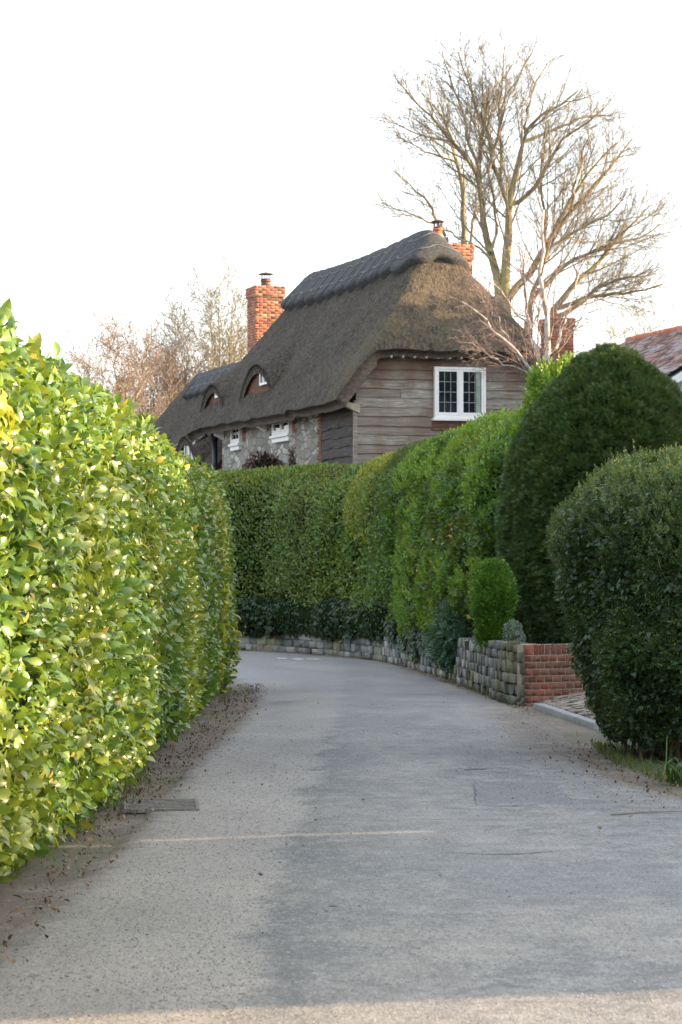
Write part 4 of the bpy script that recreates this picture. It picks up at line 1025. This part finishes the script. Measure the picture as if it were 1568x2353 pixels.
t = NT('flint_wall'); o_ = t.mapping(t.obj(), (1, .5, 1.05)); nz = t.n('ShaderNodeTexNoise'); nz.inputs['Scale'].default_value = 5; t.l(o_, nz.inputs['Vector'])
wv = t.n('ShaderNodeMix', data_type='VECTOR'); wv.inputs[0].default_value = .12; t.l(o_, wv.inputs[4]); t.l(nz.outputs['Color'], wv.inputs[5])
vd = t.n('ShaderNodeTexVoronoi', feature='DISTANCE_TO_EDGE'); vd.inputs['Scale'].default_value = 5.2; vc = t.n('ShaderNodeTexVoronoi'); vc.inputs['Scale'].default_value = 5.2
t.l(wv.outputs[1], vd.inputs['Vector']); t.l(wv.outputs[1], vc.inputs['Vector'])
h_ = t.n('ShaderNodeSeparateColor'); t.l(vc.outputs['Color'], h_.inputs[0])
c = t.ramp(h_.outputs[0], [(0, (.15, .15, .15)), (.4, (.30, .30, .28)), (.8, (.46, .45, .41)), (1, (.6, .59, .54))])
c = t.mix(t.maprange(t.noise(o_, 18, 4), .4, .6, 0, .4), c, (.2, .19, .17)); e_ = t.maprange(vd.outputs['Distance'], .03, .09)
c = t.mix(e_, (.22, .185, .14), c); c = t.mix(t.maprange(t.noise(o_, .7, 3), .45, .6, 0, .4), c, (.2, .155, .115)); M['flint'] = t.end(t.bsdf(c, .85, e_, .7, .04))
root_w = house
mb = MB(); mb.box(.0, .3, 2.72, 12.3, 2.0, 5.3); mb.build('flint_wall', M['flint'], house)
items = []
for z_, L in [(2 + i * .15, .22 if i % 2 else .36) for i in range(22)]:
    brick_run(items, (.0, 2.70), (0, 1), (-1, 0), L, z_, z_ + .15, soldier=False, proud=.02)
V, Fc = stones(items, .03); fast('brick_quoins', V, Fc, M['brick'], house)
for s_a, s_b, sd_ in ((5.25, 6.95, 0), (10.1, 11.15, 0), (5.25, 6.95, 1), (10.1, 11.15, 1)):
    items = []
    for i in range(6):
        z_ = 4.86 + i * .1; L = .24 if i % 2 else .36
        brick_run(items, (.0, s_b if sd_ else s_a - L), (0, 1), (-1, 0), L, z_, z_ + .1, soldier=False, proud=.015, course=.1)
    V, Fc = stones(items, .03); fast('window_brick_surround', V, Fc, M['brick'], house)
items = []
for k_ in range(14): brick_run(items, (.0, 12.3), (0, 1), (-1, 0), 14, 2 + k_ * .15, 2.15 + k_ * .15, soldier=False)
V, Fc = stones(items, .03); fast('wing_wall', V, Fc, M['brick'], house)
mb = MB(); mb.box(.02, 4.6, 12.35, 26.4, 1.9, 4.2); mb.build('wing_core', M['mortar'], house)

def window(fn, p0, p1, z0, z1, lights=2, cols=3, rows=4, sill=.07, lead=True, name='window'):
    def bx(mb, a, b_, q0, q1, c_, d_):
        vs = [fn(p, q, z) for z in (c_, d_) for q in (q0, q1) for p in (a, b_)]
        mb.add(vs, [(0, 2, 3, 1), (4, 5, 7, 6), (0, 1, 5, 4), (1, 3, 7, 5), (3, 2, 6, 7), (2, 0, 4, 6)])
    f = .06; mb = MB()
    bx(mb, p0, p1, -.02, .09, z1 - f, z1); bx(mb, p0, p1, -.02, .09, z0, z0 + f)
    for k in range(lights + 1):
        a = p0 + (p1 - p0 - f) * k / lights; bx(mb, a, a + f, -.02, .087, z0 + f, z1 - f)
    wf = mb.build(name, M['white'], house, bevel=.006)
    mb = MB(); bx(mb, p0 - .05, p1 + .05, -.02, .14, z0 - sill, z0 - .002); mb.build('sill', M['white'], wf, bevel=.01)
    w_ = (p1 - p0 - f) / lights
    for k in range(lights):
        a = p0 + f + w_ * k; b_ = a + w_ - f; g_ = .045; c0, c1 = z0 + f, z1 - f; mb = MB()
        bx(mb, a + .003, b_ - .003, .02, .075, c1 - g_, c1 - .004); bx(mb, a + .003, b_ - .003, .02, .075, c0 + .004, c0 + g_ + .02)
        bx(mb, a + .003, a + g_, .02, .074, c0 + g_ + .02, c1 - g_); bx(mb, b_ - g_, b_ - .003, .02, .074, c0 + g_ + .02, c1 - g_)
        cs = mb.build('casement', M['white'], wf)
        mb = MB(); bx(mb, a + g_ - .01, b_ - g_ + .01, .02, .04, c0 + g_, c1 - g_ + .01); mb.build('pane', M['glass'], wf)
        mb = MB(); A, B_, C, D = a + g_, b_ - g_, c0 + g_ + .02, c1 - g_; lw = .011 if lead else .022
        for i in range(1, cols): m = A + (B_ - A) * i / cols; bx(mb, m - lw / 2, m + lw / 2, .038, .047, C, D)
        for i in range(1, rows): m = C + (D - C) * i / rows; bx(mb, A, B_, .038, .0465, m - lw / 2, m + lw / 2)
        if cols + rows > 2: mb.build('glazing_lead', M['lead'] if lead else M['white'], wf)
    return wf
gf = lambda p, q, z: (p, -q - .06, z)
wf = window(gf, 1.88, 3.14, 4.98, 6.16)
M['curtain'] = plain('pale_curtain', (.25, .3, .26), .8)
mb = MB(); mb.box(2.91, 3.02, -.1075, -.1005, 5.1, 6.04); mb.build('curtain', M['curtain'], wf)
items = []; brick_run(items, (1.83, -.02), (1, 0), (0, -1), 1.38, 4.68, 4.905, soldier=False, proud=.055); V, Fc = stones(items, .04); fast('brick_apron', V, Fc, M['brick'], house)
ff = lambda p, q, z: (-q, p, z)
window(ff, 5.3, 6.9, 4.86, 5.42, 2, 1, 2, .07, False); window(ff, 10.16, 11.1, 4.84, 5.4, 1, 2, 2, .07, False)
mb = MB(); mb.box(-.09, .0, 5.32, 6.88, 4.68, 4.785); mb.build('window_apron', M['white'], house); mb = MB(); mb.box(-.09, .0, 10.18, 11.08, 4.66, 4.765); mb.build('window_apron', M['white'], house)
# rafter feet under the eaves
M['feet'] = plain('pale_rafter', (.42, .36, .29), .8, .3)
for k in range(13): mb = MB(); x = .75 + k * .285; mb.add([(x, -.3, 6.33), (x + .05, -.3, 6.33), (x + .05, -.02, 6.34), (x, -.02, 6.34), (x, -.3, 6.39), (x + .05, -.3, 6.39), (x + .05, -.02, 6.5), (x, -.02, 6.5)], [(0, 3, 2, 1), (4, 5, 6, 7), (0, 1, 5, 4), (1, 2, 6, 5), (2, 3, 7, 6), (3, 0, 4, 7)]); mb.build('rafter_foot', M['feet'], house)
for k in range(20):
    mb = MB(); y = .5 + k * .58; mb.add([(-.2, y, 5.24), (-.2, y + .14, 5.24), (.0, y + .14, 5.27), (.0, y, 5.27), (-.2, y, 5.31), (-.2, y + .14, 5.31), (.0, y + .14, 5.4), (.0, y, 5.4)], [(0, 3, 2, 1), (4, 5, 6, 7), (0, 1, 5, 4), (1, 2, 6, 5), (2, 3, 7, 6), (3, 0, 4, 7)]); mb.build('rafter_foot', M['feet'], house)
for y in (7.6, 12.0): mb = MB(); mb.add([(-.24, y, 5.14), (-.24, y + .3, 5.14), (-.02, y + .3, 5.02), (-.02, y, 5.02), (-.24, y, 5.26), (-.24, y + .3, 5.26), (-.02, y + .35, 5.3), (-.02, y, 5.3)], [(0, 3, 2, 1), (4, 5, 6, 7), (0, 1, 5, 4), (1, 2, 6, 5), (2, 3, 7, 6), (3, 0, 4, 7)]); mb.build('white_bracket', M['white'], house)
mb = MB(); mb.add([(-.45, -.12, 5.28), (-.45, .02, 5.28), (.08, .02, 5.05), (.08, -.12, 5.05), (-.45, -.12, 5.36), (-.45, .02, 5.36), (.08, .02, 5.24), (.08, -.12, 5.24)], [(0, 3, 2, 1), (4, 5, 6, 7), (0, 1, 5, 4), (1, 2, 6, 5), (2, 3, 7, 6), (3, 0, 4, 7)]); mb.build('eave_bracket', M['feet'], house)
# downpipe and hopper
M['blackiron'] = plain('black_pipe', (.012, .012, .014), .45, .2)
mb = MB(); mb.tube([(-.14, 12.55, 5.1), (-.14, 12.55, 4.0), (-.14, 12.55, 3.4), (-.20, 12.5, 3.2), (-.2, 12.5, 2)], .075, 12); mb.cyl((-.14, 12.55), .09, .14, 5.02, 5.22); mb.cyl((-.14, 12.55), .095, .095, 4.3, 4.38); dp = mb.build('downpipe', M['blackiron'], house, True)
mb = MB(); mb.tube([(-.5, 12.2, 5.12), (-.4, 13, 5.1), (-.3, 13.9, 5.08)], .06, 10); mb.build('gutter', M['blackiron'], dp, True)
mb = MB(); mb.tube([(.72, 15.0, 5.55), (.72, 15.0, 6.6)], .055, 10); mb.build('flue_pipe', plain('grey_flue', (.1, .12, .14), .4, .1), house, True)

def chimney(x0, x1, y0, y1, z0, z1, m='brick_pale', cap=.3, pots=(), name='chimney', base=None):
    items = []; B = [((x0, y0), (1, 0), (0, -1), x1 - x0), ((x1, y0), (0, 1), (1, 0), y1 - y0), ((x1, y1), (-1, 0), (0, 1), x1 - x0), ((x0, y1), (0, -1), (-1, 0), y1 - y0)]
    for p0, d_, n_, L in B: brick_run(items, p0, d_, n_, L, z0, z1 - cap, soldier=False)
    for p0, d_, n_, L in B: p = (p0[0] - d_[0] * .035, p0[1] - d_[1] * .035); brick_run(items, p, d_, n_, L + .07, z1 - cap, z1 - .03, soldier=False, proud=.035)
    V, Fc = stones(items, .04); o = fast(name, V, Fc, M[m], house)
    mb = MB(); mb.box(x0 + .012, x1 - .012, y0 + .012, y1 - .012, z0, z1 - cap); mb.box(x0 - .024, x1 + .024, y0 - .024, y1 + .024, z1 - cap - .01, z1 - .01); mb.build('mortar_bed', M['mortar'], o)
    for px, py, r_, hp, mat, cowl in pots:
        mb = MB(); z = z1 - .02; mb.cyl((px, py), r_ * 1.12, r_ * 1.1, z, z + .06); mb.cyl((px, py), r_, r_ * .88, z + .06, z + hp - .05); mb.cyl((px, py), r_ * 1.05, r_ * 1.05, z + hp - .05, z + hp)
        pt = mb.build('chimney_pot', M[mat], o, True)
        if cowl:
            mb = MB(); zz = z + hp; mb.cyl((px, py), r_ * .95, r_ * .95, zz + .001, zz + .04)
            for k in range(6): a = k * math.pi / 3; mb.tube([(px + r_ * .85 * math.cos(a), py + r_ * .85 * math.sin(a), zz + .03), (px + r_ * .95 * math.cos(a), py + r_ * .95 * math.sin(a), zz + .17)], .011, 5)
            mb.cyl((px, py), r_ * 1.55, r_ * 1.3, zz + .16, zz + .185); mb.cyl((px, py), r_ * 1.3, r_ * .2, zz + .185, zz + .225); mb.build('chimney_cowl', M['rust'], pt)
    return o
M['terra'] = plain('terracotta', (.46, .15, .08), .75, .2, 8, .2); M['rust'] = plain('rusty_cowl', (.06, .035, .03), .7, .5, 20, .3); M['darkpot'] = plain('dark_clay_pot', (.16, .075, .055), .7, .3, 14, .2)
chimney(1.43, 2.28, 14.1, 15.0, 6.0, 9.5, pots=[(1.85, 14.5, .15, .22, 'darkpot', True)])
chimney(3.0, 3.95, 3.0, 3.7, 6.6, 9.42, cap=.36, pots=[(3.13, 3.25, .115, .42, 'terra', True)])
chimney(6.08, 6.70, 3.2, 3.9, 1.9, 7.72, m='brick_pale', cap=.22, pots=[(6.25, 3.5, .13, .16, 'terra', False)])
mb = MB(); mb.box(5.5, 7.1, 3.0, 5.2, 1.8, 5.3); o = mb.build('chimney_breast', M['brick'], house)

# ------------------------------------------------------------------ tiled outbuilding on the right
AR = math.atan2(.93, .37) ; tb = empty('tiled_outbuilding', (5.97, 48.0, 0), R(-22) + R(0)); tag(tb, 'old red clay tiled roof and pale blue rendered gable showing right of the clipped yew', 'building')
# local: y = along ridge (away, to the left), x = across
tb.rotation_euler = (0, 0, R(16))
t = NT('clay_tile'); c = t.ramp(t.island(), [(0, (.07, .04, .04)), (.4, (.13, .06, .05)), (.8, (.2, .085, .06)), (1, (.3, .14, .09))]); p = t.pos()
c = t.mix(t.maprange(t.noise(p, 2.2, 5, .7), .47, .6, 0, .75), c, (.32, .30, .29)); M['tile'] = t.end(t.bsdf(c, .85, t.noise(p, 20), .3, .01))
items = []
W_, EZ, RZ = 2.0, 5.0, 6.22; sl_ = math.atan2(RZ - EZ, W_); ca, sa = math.cos(sl_), math.sin(sl_); SL = math.hypot(W_, RZ - EZ)
for sidx in (0, 1):
    for r_ in range(int(SL / .10) + 1):
        for k in range(42):
            dd = r_ * .10; y = -.15 + k * .165 + (r_ % 2) * .08; x = dd * ca - .08; z = EZ + dd * sa
            if sidx: x = 2 * W_ - x
            sg = -1 if sidx else 1
            items.append(((x, y, z + .03 + random.gauss(0, .004)), [[0, .16, 0], [sg * ca * .17, 0, sa * .17 - .012], [-sa * .016 * sg, 0, ca * .02]]))
V, Fc = stones(items, .04); fast('roof', V, Fc, M['tile'], tb)
items = [((W_, -.15 + k * .3, RZ + .06), [[0, .31, 0], [.2, 0, 0], [0, 0, .12]]) for k in range(23)]
V, Fc = stones(items, .05); fast('ridge_tiles', V, Fc, M['terra'], tb)
M['blue'] = plain('blue_render', (.34, .43, .55), .9, .12, 3, .1)
mb = MB(); mb.add([(0.05, 0, 1.5), (3.95, 0, 1.5), (3.95, 0, 4.98), (2, 0, 6.12), (.05, 0, 4.98), (0.05, 6.6, 1.5), (3.95, 6.6, 1.5), (3.95, 6.6, 4.98), (2, 6.6, 6.12), (.05, 6.6, 4.98)], [(0, 1, 2, 3, 4), (9, 8, 7, 6, 5), (0, 4, 9, 5), (1, 6, 7, 2), (4, 3, 8, 9), (3, 2, 7, 8)]); mb.build('wall', M['blue'], tb)
mb = MB()
for a, b_ in (((-.1, 4.9), (2, 6.18)), ((2, 6.18), (4.1, 4.9))):
    mb.add([(x, y, z + dz) for y in (-.2, -.16) for (x, z), dz in ((a, -.16), (b_, -.16), (b_, 0), (a, 0))], [(0, 1, 2, 3), (7, 6, 5, 4), (0, 4, 5, 1), (3, 2, 6, 7), (1, 5, 6, 2), (0, 3, 7, 4)])
mb.build('bargeboard', M['white'], tb)
mb = MB(); mb.box(.3, .36, -.05, .0, 3.6, 4.9); mb.build('corner_board', M['white'], tb)
mb = MB(); mb.box(.36, 1.3, -.03, .0, 3.7, 4.5); wq = mb.build('window', M['glass'], tb); mb = MB(); mb.box(.36, 1.3, -.05, -.031, 4.5, 4.56); mb.box(.8, .84, -.05, -.031, 3.7, 4.5); mb.build('frame', M['white'], wq)

# ------------------------------------------------------------------ bare trees
YB = 95
prm = dict(nc=[20, 10, 7, 4], up=[.06, .07, .05, .03, .02], ang=(22, 50), ratio=.45, lmax=[3.3, 1.5, .8, .45], wob=.075, tip=.006, env=ellenv(wp(1215, 425, YB), (5.9, 5.0, 6.5), .96))
out = []
LM = [([(700, 1290), (685, 1200), (660, 1080), (630, 960), (612, 820), (605, 700), (612, 560), (640, 400), (650, 300)], .17, .03, .6),
      ([(722, 1290), (730, 1120), (742, 950), (745, 850), (785, 720), (810, 560), (870, 450), (1000, 380), (1070, 320)], .19, .03, -1),
      ([(744, 870), (700, 740), (665, 640), (640, 500), (600, 430), (555, 290), (510, 130)], .10, .02, 1),
      ([(612, 830), (580, 680), (510, 600), (450, 530), (380, 440), (260, 320), (190, 230)], .10, .02, -1.2),
      ([(745, 860), (790, 850), (870, 770), (930, 660), (1000, 540), (1100, 480), (1190, 400)], .10, .02, -1.5),
      ([(735, 1310), (790, 1240), (850, 1170), (930, 1040), (1040, 890), (1130, 790), (1220, 680), (1330, 550)], .15, .025, 1.2),
      ([(850, 1180), (905, 1050), (912, 900), (895, 800), (905, 650), (930, 520)], .08, .02, 1.6),
      ([(838, 1400), (850, 1300), (890, 1180), (940, 1060), (1080, 970), (1240, 890), (1300, 800)], .11, .02, -1.8),
      ([(960, 1350), (1060, 1230), (1150, 1150), (1250, 1030), (1370, 900), (1430, 850)], .12, .02, 1.0),
      ([(980, 1390), (1100, 1310), (1200, 1230), (1350, 1190), (1430, 1150)], .10, .02, -1.0),
      ([(700, 740), (712, 600), (700, 450), (712, 280), (725, 100)], .07, .02, .4), ([(640, 700), (690, 560), (700, 420), (800, 230), (850, 110)], .07, .018, -.8),
      ([(606, 700), (545, 520), (530, 420), (480, 300), (425, 130)], .07, .018, .9), ([(812, 560), (830, 420), (860, 300), (960, 150)], .07, .018, 1.3),
      ([(660, 1080), (690, 960), (672, 850), (650, 700), (640, 600)], .07, .02, 1.5), ([(1040, 890), (1060, 750), (1100, 620), (1120, 500)], .06, .018, -.8),
      ([(850, 1300), (1000, 1150), (1180, 1060), (1380, 1000), (1470, 950)], .10, .02, .9), ([(960, 1350), (1150, 1290), (1330, 1270), (1480, 1230)], .096, .02, -.5), ([(930, 1040), (1000, 900), (1050, 800), (1180, 640), (1260, 560)], .098, .02, .3), ([(690, 1150), (600, 1060), (500, 1010), (420, 960)], .06, .02, -.7), ([(812, 560), (900, 520), (1010, 480), (1110, 440), (1230, 430)], .07, .02, .9)]
base = wp(1163, 900, YB)
for z_, r0, r1, dy in LM:
    pts, rad = limb(z_, YB, r0, r1, dy); out.append((0, [tuple(q) for q in pts], rad))
    L = sum((pts[i + 1] - pts[i]).length for i in range(len(pts) - 1)); kids(out, pts, rad, L, 0, 3, dict(prm, nc=[20 if r0 > .095 else 11, 10, 7]), .18)
for tgt, rr in (((700, 1290), .24), ((722, 1290), .26), ((735, 1310), .17), ((838, 1400), .15), ((960, 1350), .14), ((980, 1390), .12)):
    q = wp(809.4 + tgt[0] * .4839, 56.5 + tgt[1] * .4839, YB); b_ = np.array([base[0] + .2 * (q[0] - base[0]), YB, 1.0]); mid = b_ * .5 + q * .5 + np.array([-.1, 0, -.6])
    out.append((0, [tuple(x) for x in smooth_line([b_, mid, q], 8)], list(np.linspace(rr * 1.5, rr, 8))))
tree_obj('bare_tree', (float(base[0]), YB, .9), out, 'huge spreading bare tree towering behind the right end of the thatched roof', 'tree', 'bark', 'twig', 1, 'bare winter trees')

# second tree, behind the right chimney
out = []; prm2 = dict(prm); prm2['env'] = ellenv(wp(985, 400, 98), (2.4, 3, 4.2)); prm2['nc'] = [16, 9, 6, 4]
for z_, r0, r1, dy in [([(530, 1040), (530, 860), (515, 720), (480, 600), (460, 500), (400, 400), (330, 330)], .12, .02, .5), ([(445, 1010), (400, 930), (370, 860), (280, 770), (190, 690)], .07, .015, -.5), ([(560, 1040), (580, 920), (590, 800), (570, 700)], .06, .015, 1), ([(400, 950), (250, 890), (130, 840)], .045, .012, -1), ([(470, 560), (380, 540), (250, 490), (140, 440)], .05, .012, .6), ([(490, 650), (400, 620), (290, 570), (170, 500)], .045, .012, -.6)]:
    pts, rad = limb(z_, 98, r0, r1, dy); out.append((0, [tuple(q) for q in pts], rad)); L = sum((pts[i + 1] - pts[i]).length for i in range(len(pts) - 1)); kids(out, pts, rad, L, 0, 3, prm2, .15)
for z_ in ((530, 1040), (445, 1010), (560, 1040)):
    q = wp(809.4 + z_[0] * .4839, 56.5 + z_[1] * .4839, 98); out.append((0, [tuple(x) for x in smooth_line([(4.2, 98, 1), (4.3, 98, 4), q], 8)], list(np.linspace(.16, .1, 8))))
tree_obj('bare_tree', (4.2, 98, .9), out, 'smaller bare tree rising directly behind the chimney with the tall terracotta pot', 'tree', 'bark', 'twig', 1, 'bare winter trees')

def bare(u, vt, Y, rx, rz, label, m2, seed, zc=None, nst=3, nc=(10, 8, 6, 4), m1='bark', L0=None, tip=.007, ang=(28, 62)):
    random.seed(seed); x = (u - CU) / F * Y; zt = EYE + (HV - vt) / F * Y; zc = zc or zt - rz
    pr = dict(nc=list(nc), up=[.08, .08, .06, .03, .02], ang=ang, ratio=.5, lmax=[2.2, 1.1, .6, .5], wob=.10, tip=tip, env=ellenv((x, Y, zc), (rx, rx, rz)))
    out = []
    out.append((0, [(x, Y, .8), (x + .05, Y, 1.6), (x - .03, Y, 2.6), (x, Y, 3.6)], [.24, .2, .17, .12]))
    for k in range(nst):
        a = 6.283 * (k + random.random() * .6) / nst; sp = rx * random.uniform(.45, 1.05) if k else .1
        top = Vector((x + sp * math.cos(a), Y + sp * math.sin(a), .8 + (zt - .8) * random.uniform(.80, .97) * (1 - .30 * (sp / rx) ** 2)))
        q0 = Vector((x, Y, random.uniform(2.0, 3.4))); m_ = q0.lerp(top, .5) + Vector((sp * random.uniform(-.15, .3) * math.cos(a), sp * .2 * math.sin(a), random.uniform(-.6, 0)))
        P_ = smooth_line([q0, m_, top], 14) + np.random.default_rng(seed * 31 + k).normal(size=(14, 3)) * .05
        rad = list(np.linspace(.07, .010, 14)); pts = [Vector(v_) for v_ in P_]
        out.append((0, [tuple(v_) for v_ in pts], rad)); kids(out, pts, rad, (top - q0).length, 0, 3, pr, .25)
    return tree_obj('bare_tree', (x, Y, .8), out, label, 'tree', m1, m2, 1, 'bare winter trees')
bare(500, 575, 100, 2.4, 5.6, 'tall olive brown bare tree just left of the left brick chimney', 'twig_olive', 11, nst=9, nc=(17, 9, 6))
bare(395, 668, 96, 2.0, 4.6, 'bare tree with pinkish twigs in the middle of the left group', 'twig_pink', 12, nst=9, nc=(16, 9, 6))
bare(262, 715, 92, 2.9, 4.2, 'low spreading bare tree with reddish twigs at the left end above the laurel hedge', 'twig_pink', 13, nst=9, nc=(16, 9, 6))
bare(585, 690, 104, 1.8, 5, 'small bare tree half hidden behind the left brick chimney', 'twig_olive', 14, nst=6, nc=(15, 8, 5))
bare(1510, 590, 118, 2.3, 4.6, 'slender bare tree standing at the right edge behind the tiled outbuilding', 'twig', 15, nst=7, nc=(15, 8, 6))
bare(1400, 680, 112, 2.6, 3.8, 'low twiggy bare tree between the far right chimney and the tiled roof', 'twig_olive', 16, nst=9, nc=(15, 8, 6))
bare(845, 505, 112, 1.0, 5.0, 'faint thin bare treetop poking up behind the long thatched ridge', 'twig', 17, nst=4, nc=(12, 7, 5))
bare(915, 520, 110, .9, 3.4, 'wispy bare treetop beside the peak of the thatched ridge', 'twig', 18, nst=3, nc=(10, 7, 5))

# birch in front of the gable
random.seed(5); YBI = 50.; out = []
pb = dict(nc=[14, 7, 5], up=[.05, -.01, -.05, -.05], ang=(20, 45), ratio=.5, lmax=[1.6, .8, .4], wob=.10, tip=.0035, env=ellenv(wp(1200, 740, YBI), (1.7, 1.4, 2.0)))
for z_, r0, r1, dy, kk in [([(1262, 1000), (1252, 850), (1257, 760), (1249, 650), (1243, 560), (1247, 480)], .085, .02, 0, 1), ([(1250, 850), (1225, 790), (1213, 720), (1206, 640), (1200, 560)], .045, .01, .4, 1),
                           ([(1262, 1000), (1232, 880), (1180, 800), (1130, 748), (1095, 715), (1060, 690)], .05, .01, -.6, 1), ([(1258, 840), (1285, 775), (1310, 700), (1330, 620)], .03, .008, .5, 1),
                           ([(1213, 740), (1170, 700), (1120, 640), (1085, 640)], .02, .006, -.3, 1), ([(1180, 800), (1150, 740), (1120, 700), (1100, 660)], .018, .005, .6, 1), ([(1232, 880), (1200, 850), (1150, 830), (1100, 800), (1065, 790)], .018, .005, -.7, 1)]:
    pts, rad = limb(z_, YBI, r0, r1, dy, True); out.append((0, [tuple(q) for q in pts], rad)); L = sum((pts[i + 1] - pts[i]).length for i in range(len(pts) - 1)); kids(out, pts, rad, L, 0, 3, pb, .12)
q = wp(1262, 1000, YBI); out.append((0, [tuple(x) for x in smooth_line([(q[0], YBI, .6), (q[0] + .03, YBI, 2.2), q], 6)], [.12, .11, .10, .1, .09, .085]))
o = tree_obj('birch_tree', (float(q[0]), YBI, .6), out, 'slender white barked birch with purplish drooping twigs in front of the boarded gable', 'tree', 'birch_bark', 'birch_twig', 0)

h = plant('evergreen_shrub', 'distant green shrub top between the laurel hedge and the far thatched wing', 'shrub')
G = revolve((-6.7, 88), [(.1, .5), (1.6, 1.5), (1.9, 4), (1.5, 5.4), (.6, 6.3), (.02, 6.6)], 40, 30, .3, .8, 20)
foliage(h, G, 9000, T_SPRIG, .12, .25, 'privet', clump=.2, cs=1.5, depth=.3); settle(h, (-6.7, 88, .5))

# ------------------------------------------------------------------ unseen sun blockers added beyond the right edge to shade lane, hedges and cottage
def screen(label, x, poly):  # added unseen blocker, edges raked to cut the sun into stripes
    y0 = poly[0][0]; r_ = empty('sun_blocker', (x, y0, 0)); tag(r_, label, 'screen', 'added sun blockers')
    n = len(poly); mb = MB(); mb.add([(dx, y - y0, z) for dx in (0, .06) for y, z in poly], [tuple(range(n)), tuple(range(2 * n - 1, n - 1, -1))] + [(k, k + n, (k + 1) % n + n, (k + 1) % n) for k in range(n)]); mb.build('boarding', M['board'], r_)
    mb = MB(); mb.box(.06, .16, poly[1][0] - y0 - .8, poly[1][0] - y0 - .7, -.2, 1.1); mb.build('post', M['board'], r_)
def slats(poly_fn, z0, z1, gap, x=8.0):  # added unseen slats letting part of the sun reach the laurel
    z = z0
    while z < z1:
        a_, b_ = poly_fn(z); h_ = .055; mb_s.add([(x + dx, y, zz) for dx in (0, .02) for y, zz in ((a_, z), (b_, z), (b_ + SH * h_, z + h_), (a_ + SH * h_, z + h_))], [(0, 1, 2, 3), (7, 6, 5, 4), (0, 4, 5, 1), (1, 5, 6, 2), (2, 6, 7, 3), (3, 7, 4, 0)]); z += h_ + gap
SH = -1.27
screen('raked sun blocker near the camera, added unseen to shade the lane', 8.0, [(10.93, 0), (16.54, 0), (13.75, 2.2), (8.14, 2.2)])
screen('longer raked sun blocker, added unseen to leave a slit of sun', 8.0, [(16.62, 0), (26, 0), (26, 2.2), (13.83, 2.2)])
mb_s = MB(); slats(lambda z: (11.05 + SH * z, 16.5 + SH * z), 2.2, 2.75, .03); o = mb_s.build('sun_slats', M['board']); tag(o, 'sun slats added unseen above the near blocker to thin the light', 'trellis', 'added sun slats')
mb_s = MB(); slats(lambda z: (16.62 + SH * z, 19.5 + SH * (z - 2.2)), 2.2, 4.1, .05); slats(lambda z: (19.51 + SH * (z - 2.2), 26), 2.2, 4.3, .022); o = mb_s.build('sun_slats', M['board']); tag(o, 'long sun slats added unseen above the second blocker to thin the light', 'trellis', 'added sun slats')
screen('low sun blocker added unseen to close the foot of the slit', 8.1, [(14.2, 0), (17.6, 0), (15.45, 1.72), (13.4, 1.72)])
for i, (xc, y0, y1, hh) in enumerate([(13, 25, 38, 6.2), (14, 38, 52, 7.6), (15, 53, 58, 8.8), (16, 58, 70, 10.5)]):  # added unseen evergreens that block low sun from hedges and cottage
    h = plant('evergreen_blocker', ['unseen evergreen blocker added to shade the hedges', 'taller unseen evergreen blocker added beyond the first', 'unseen evergreen blocker added to shade the cottage gable', 'tall unseen evergreen blocker added to shade the cottage'][i], 'hedge', 'added evergreen sun blockers')
    G = sweep([(xc, y0), (xc + .3, (y0 + y1) / 2), (xc, y1)], [(0, 0), (.2, hh * .4), (0, hh * .9), (-.6, hh), (-1.6, hh * .85), (-1.8, 0)], 1, 40, 24, .3, .6, 30 + i)
    foliage(h, G, 5000, T_SPRIG, .3, .5, 'yew', clump=.3, cs=.9, depth=.3); settle(h, (xc, (y0 + y1) / 2, 0))
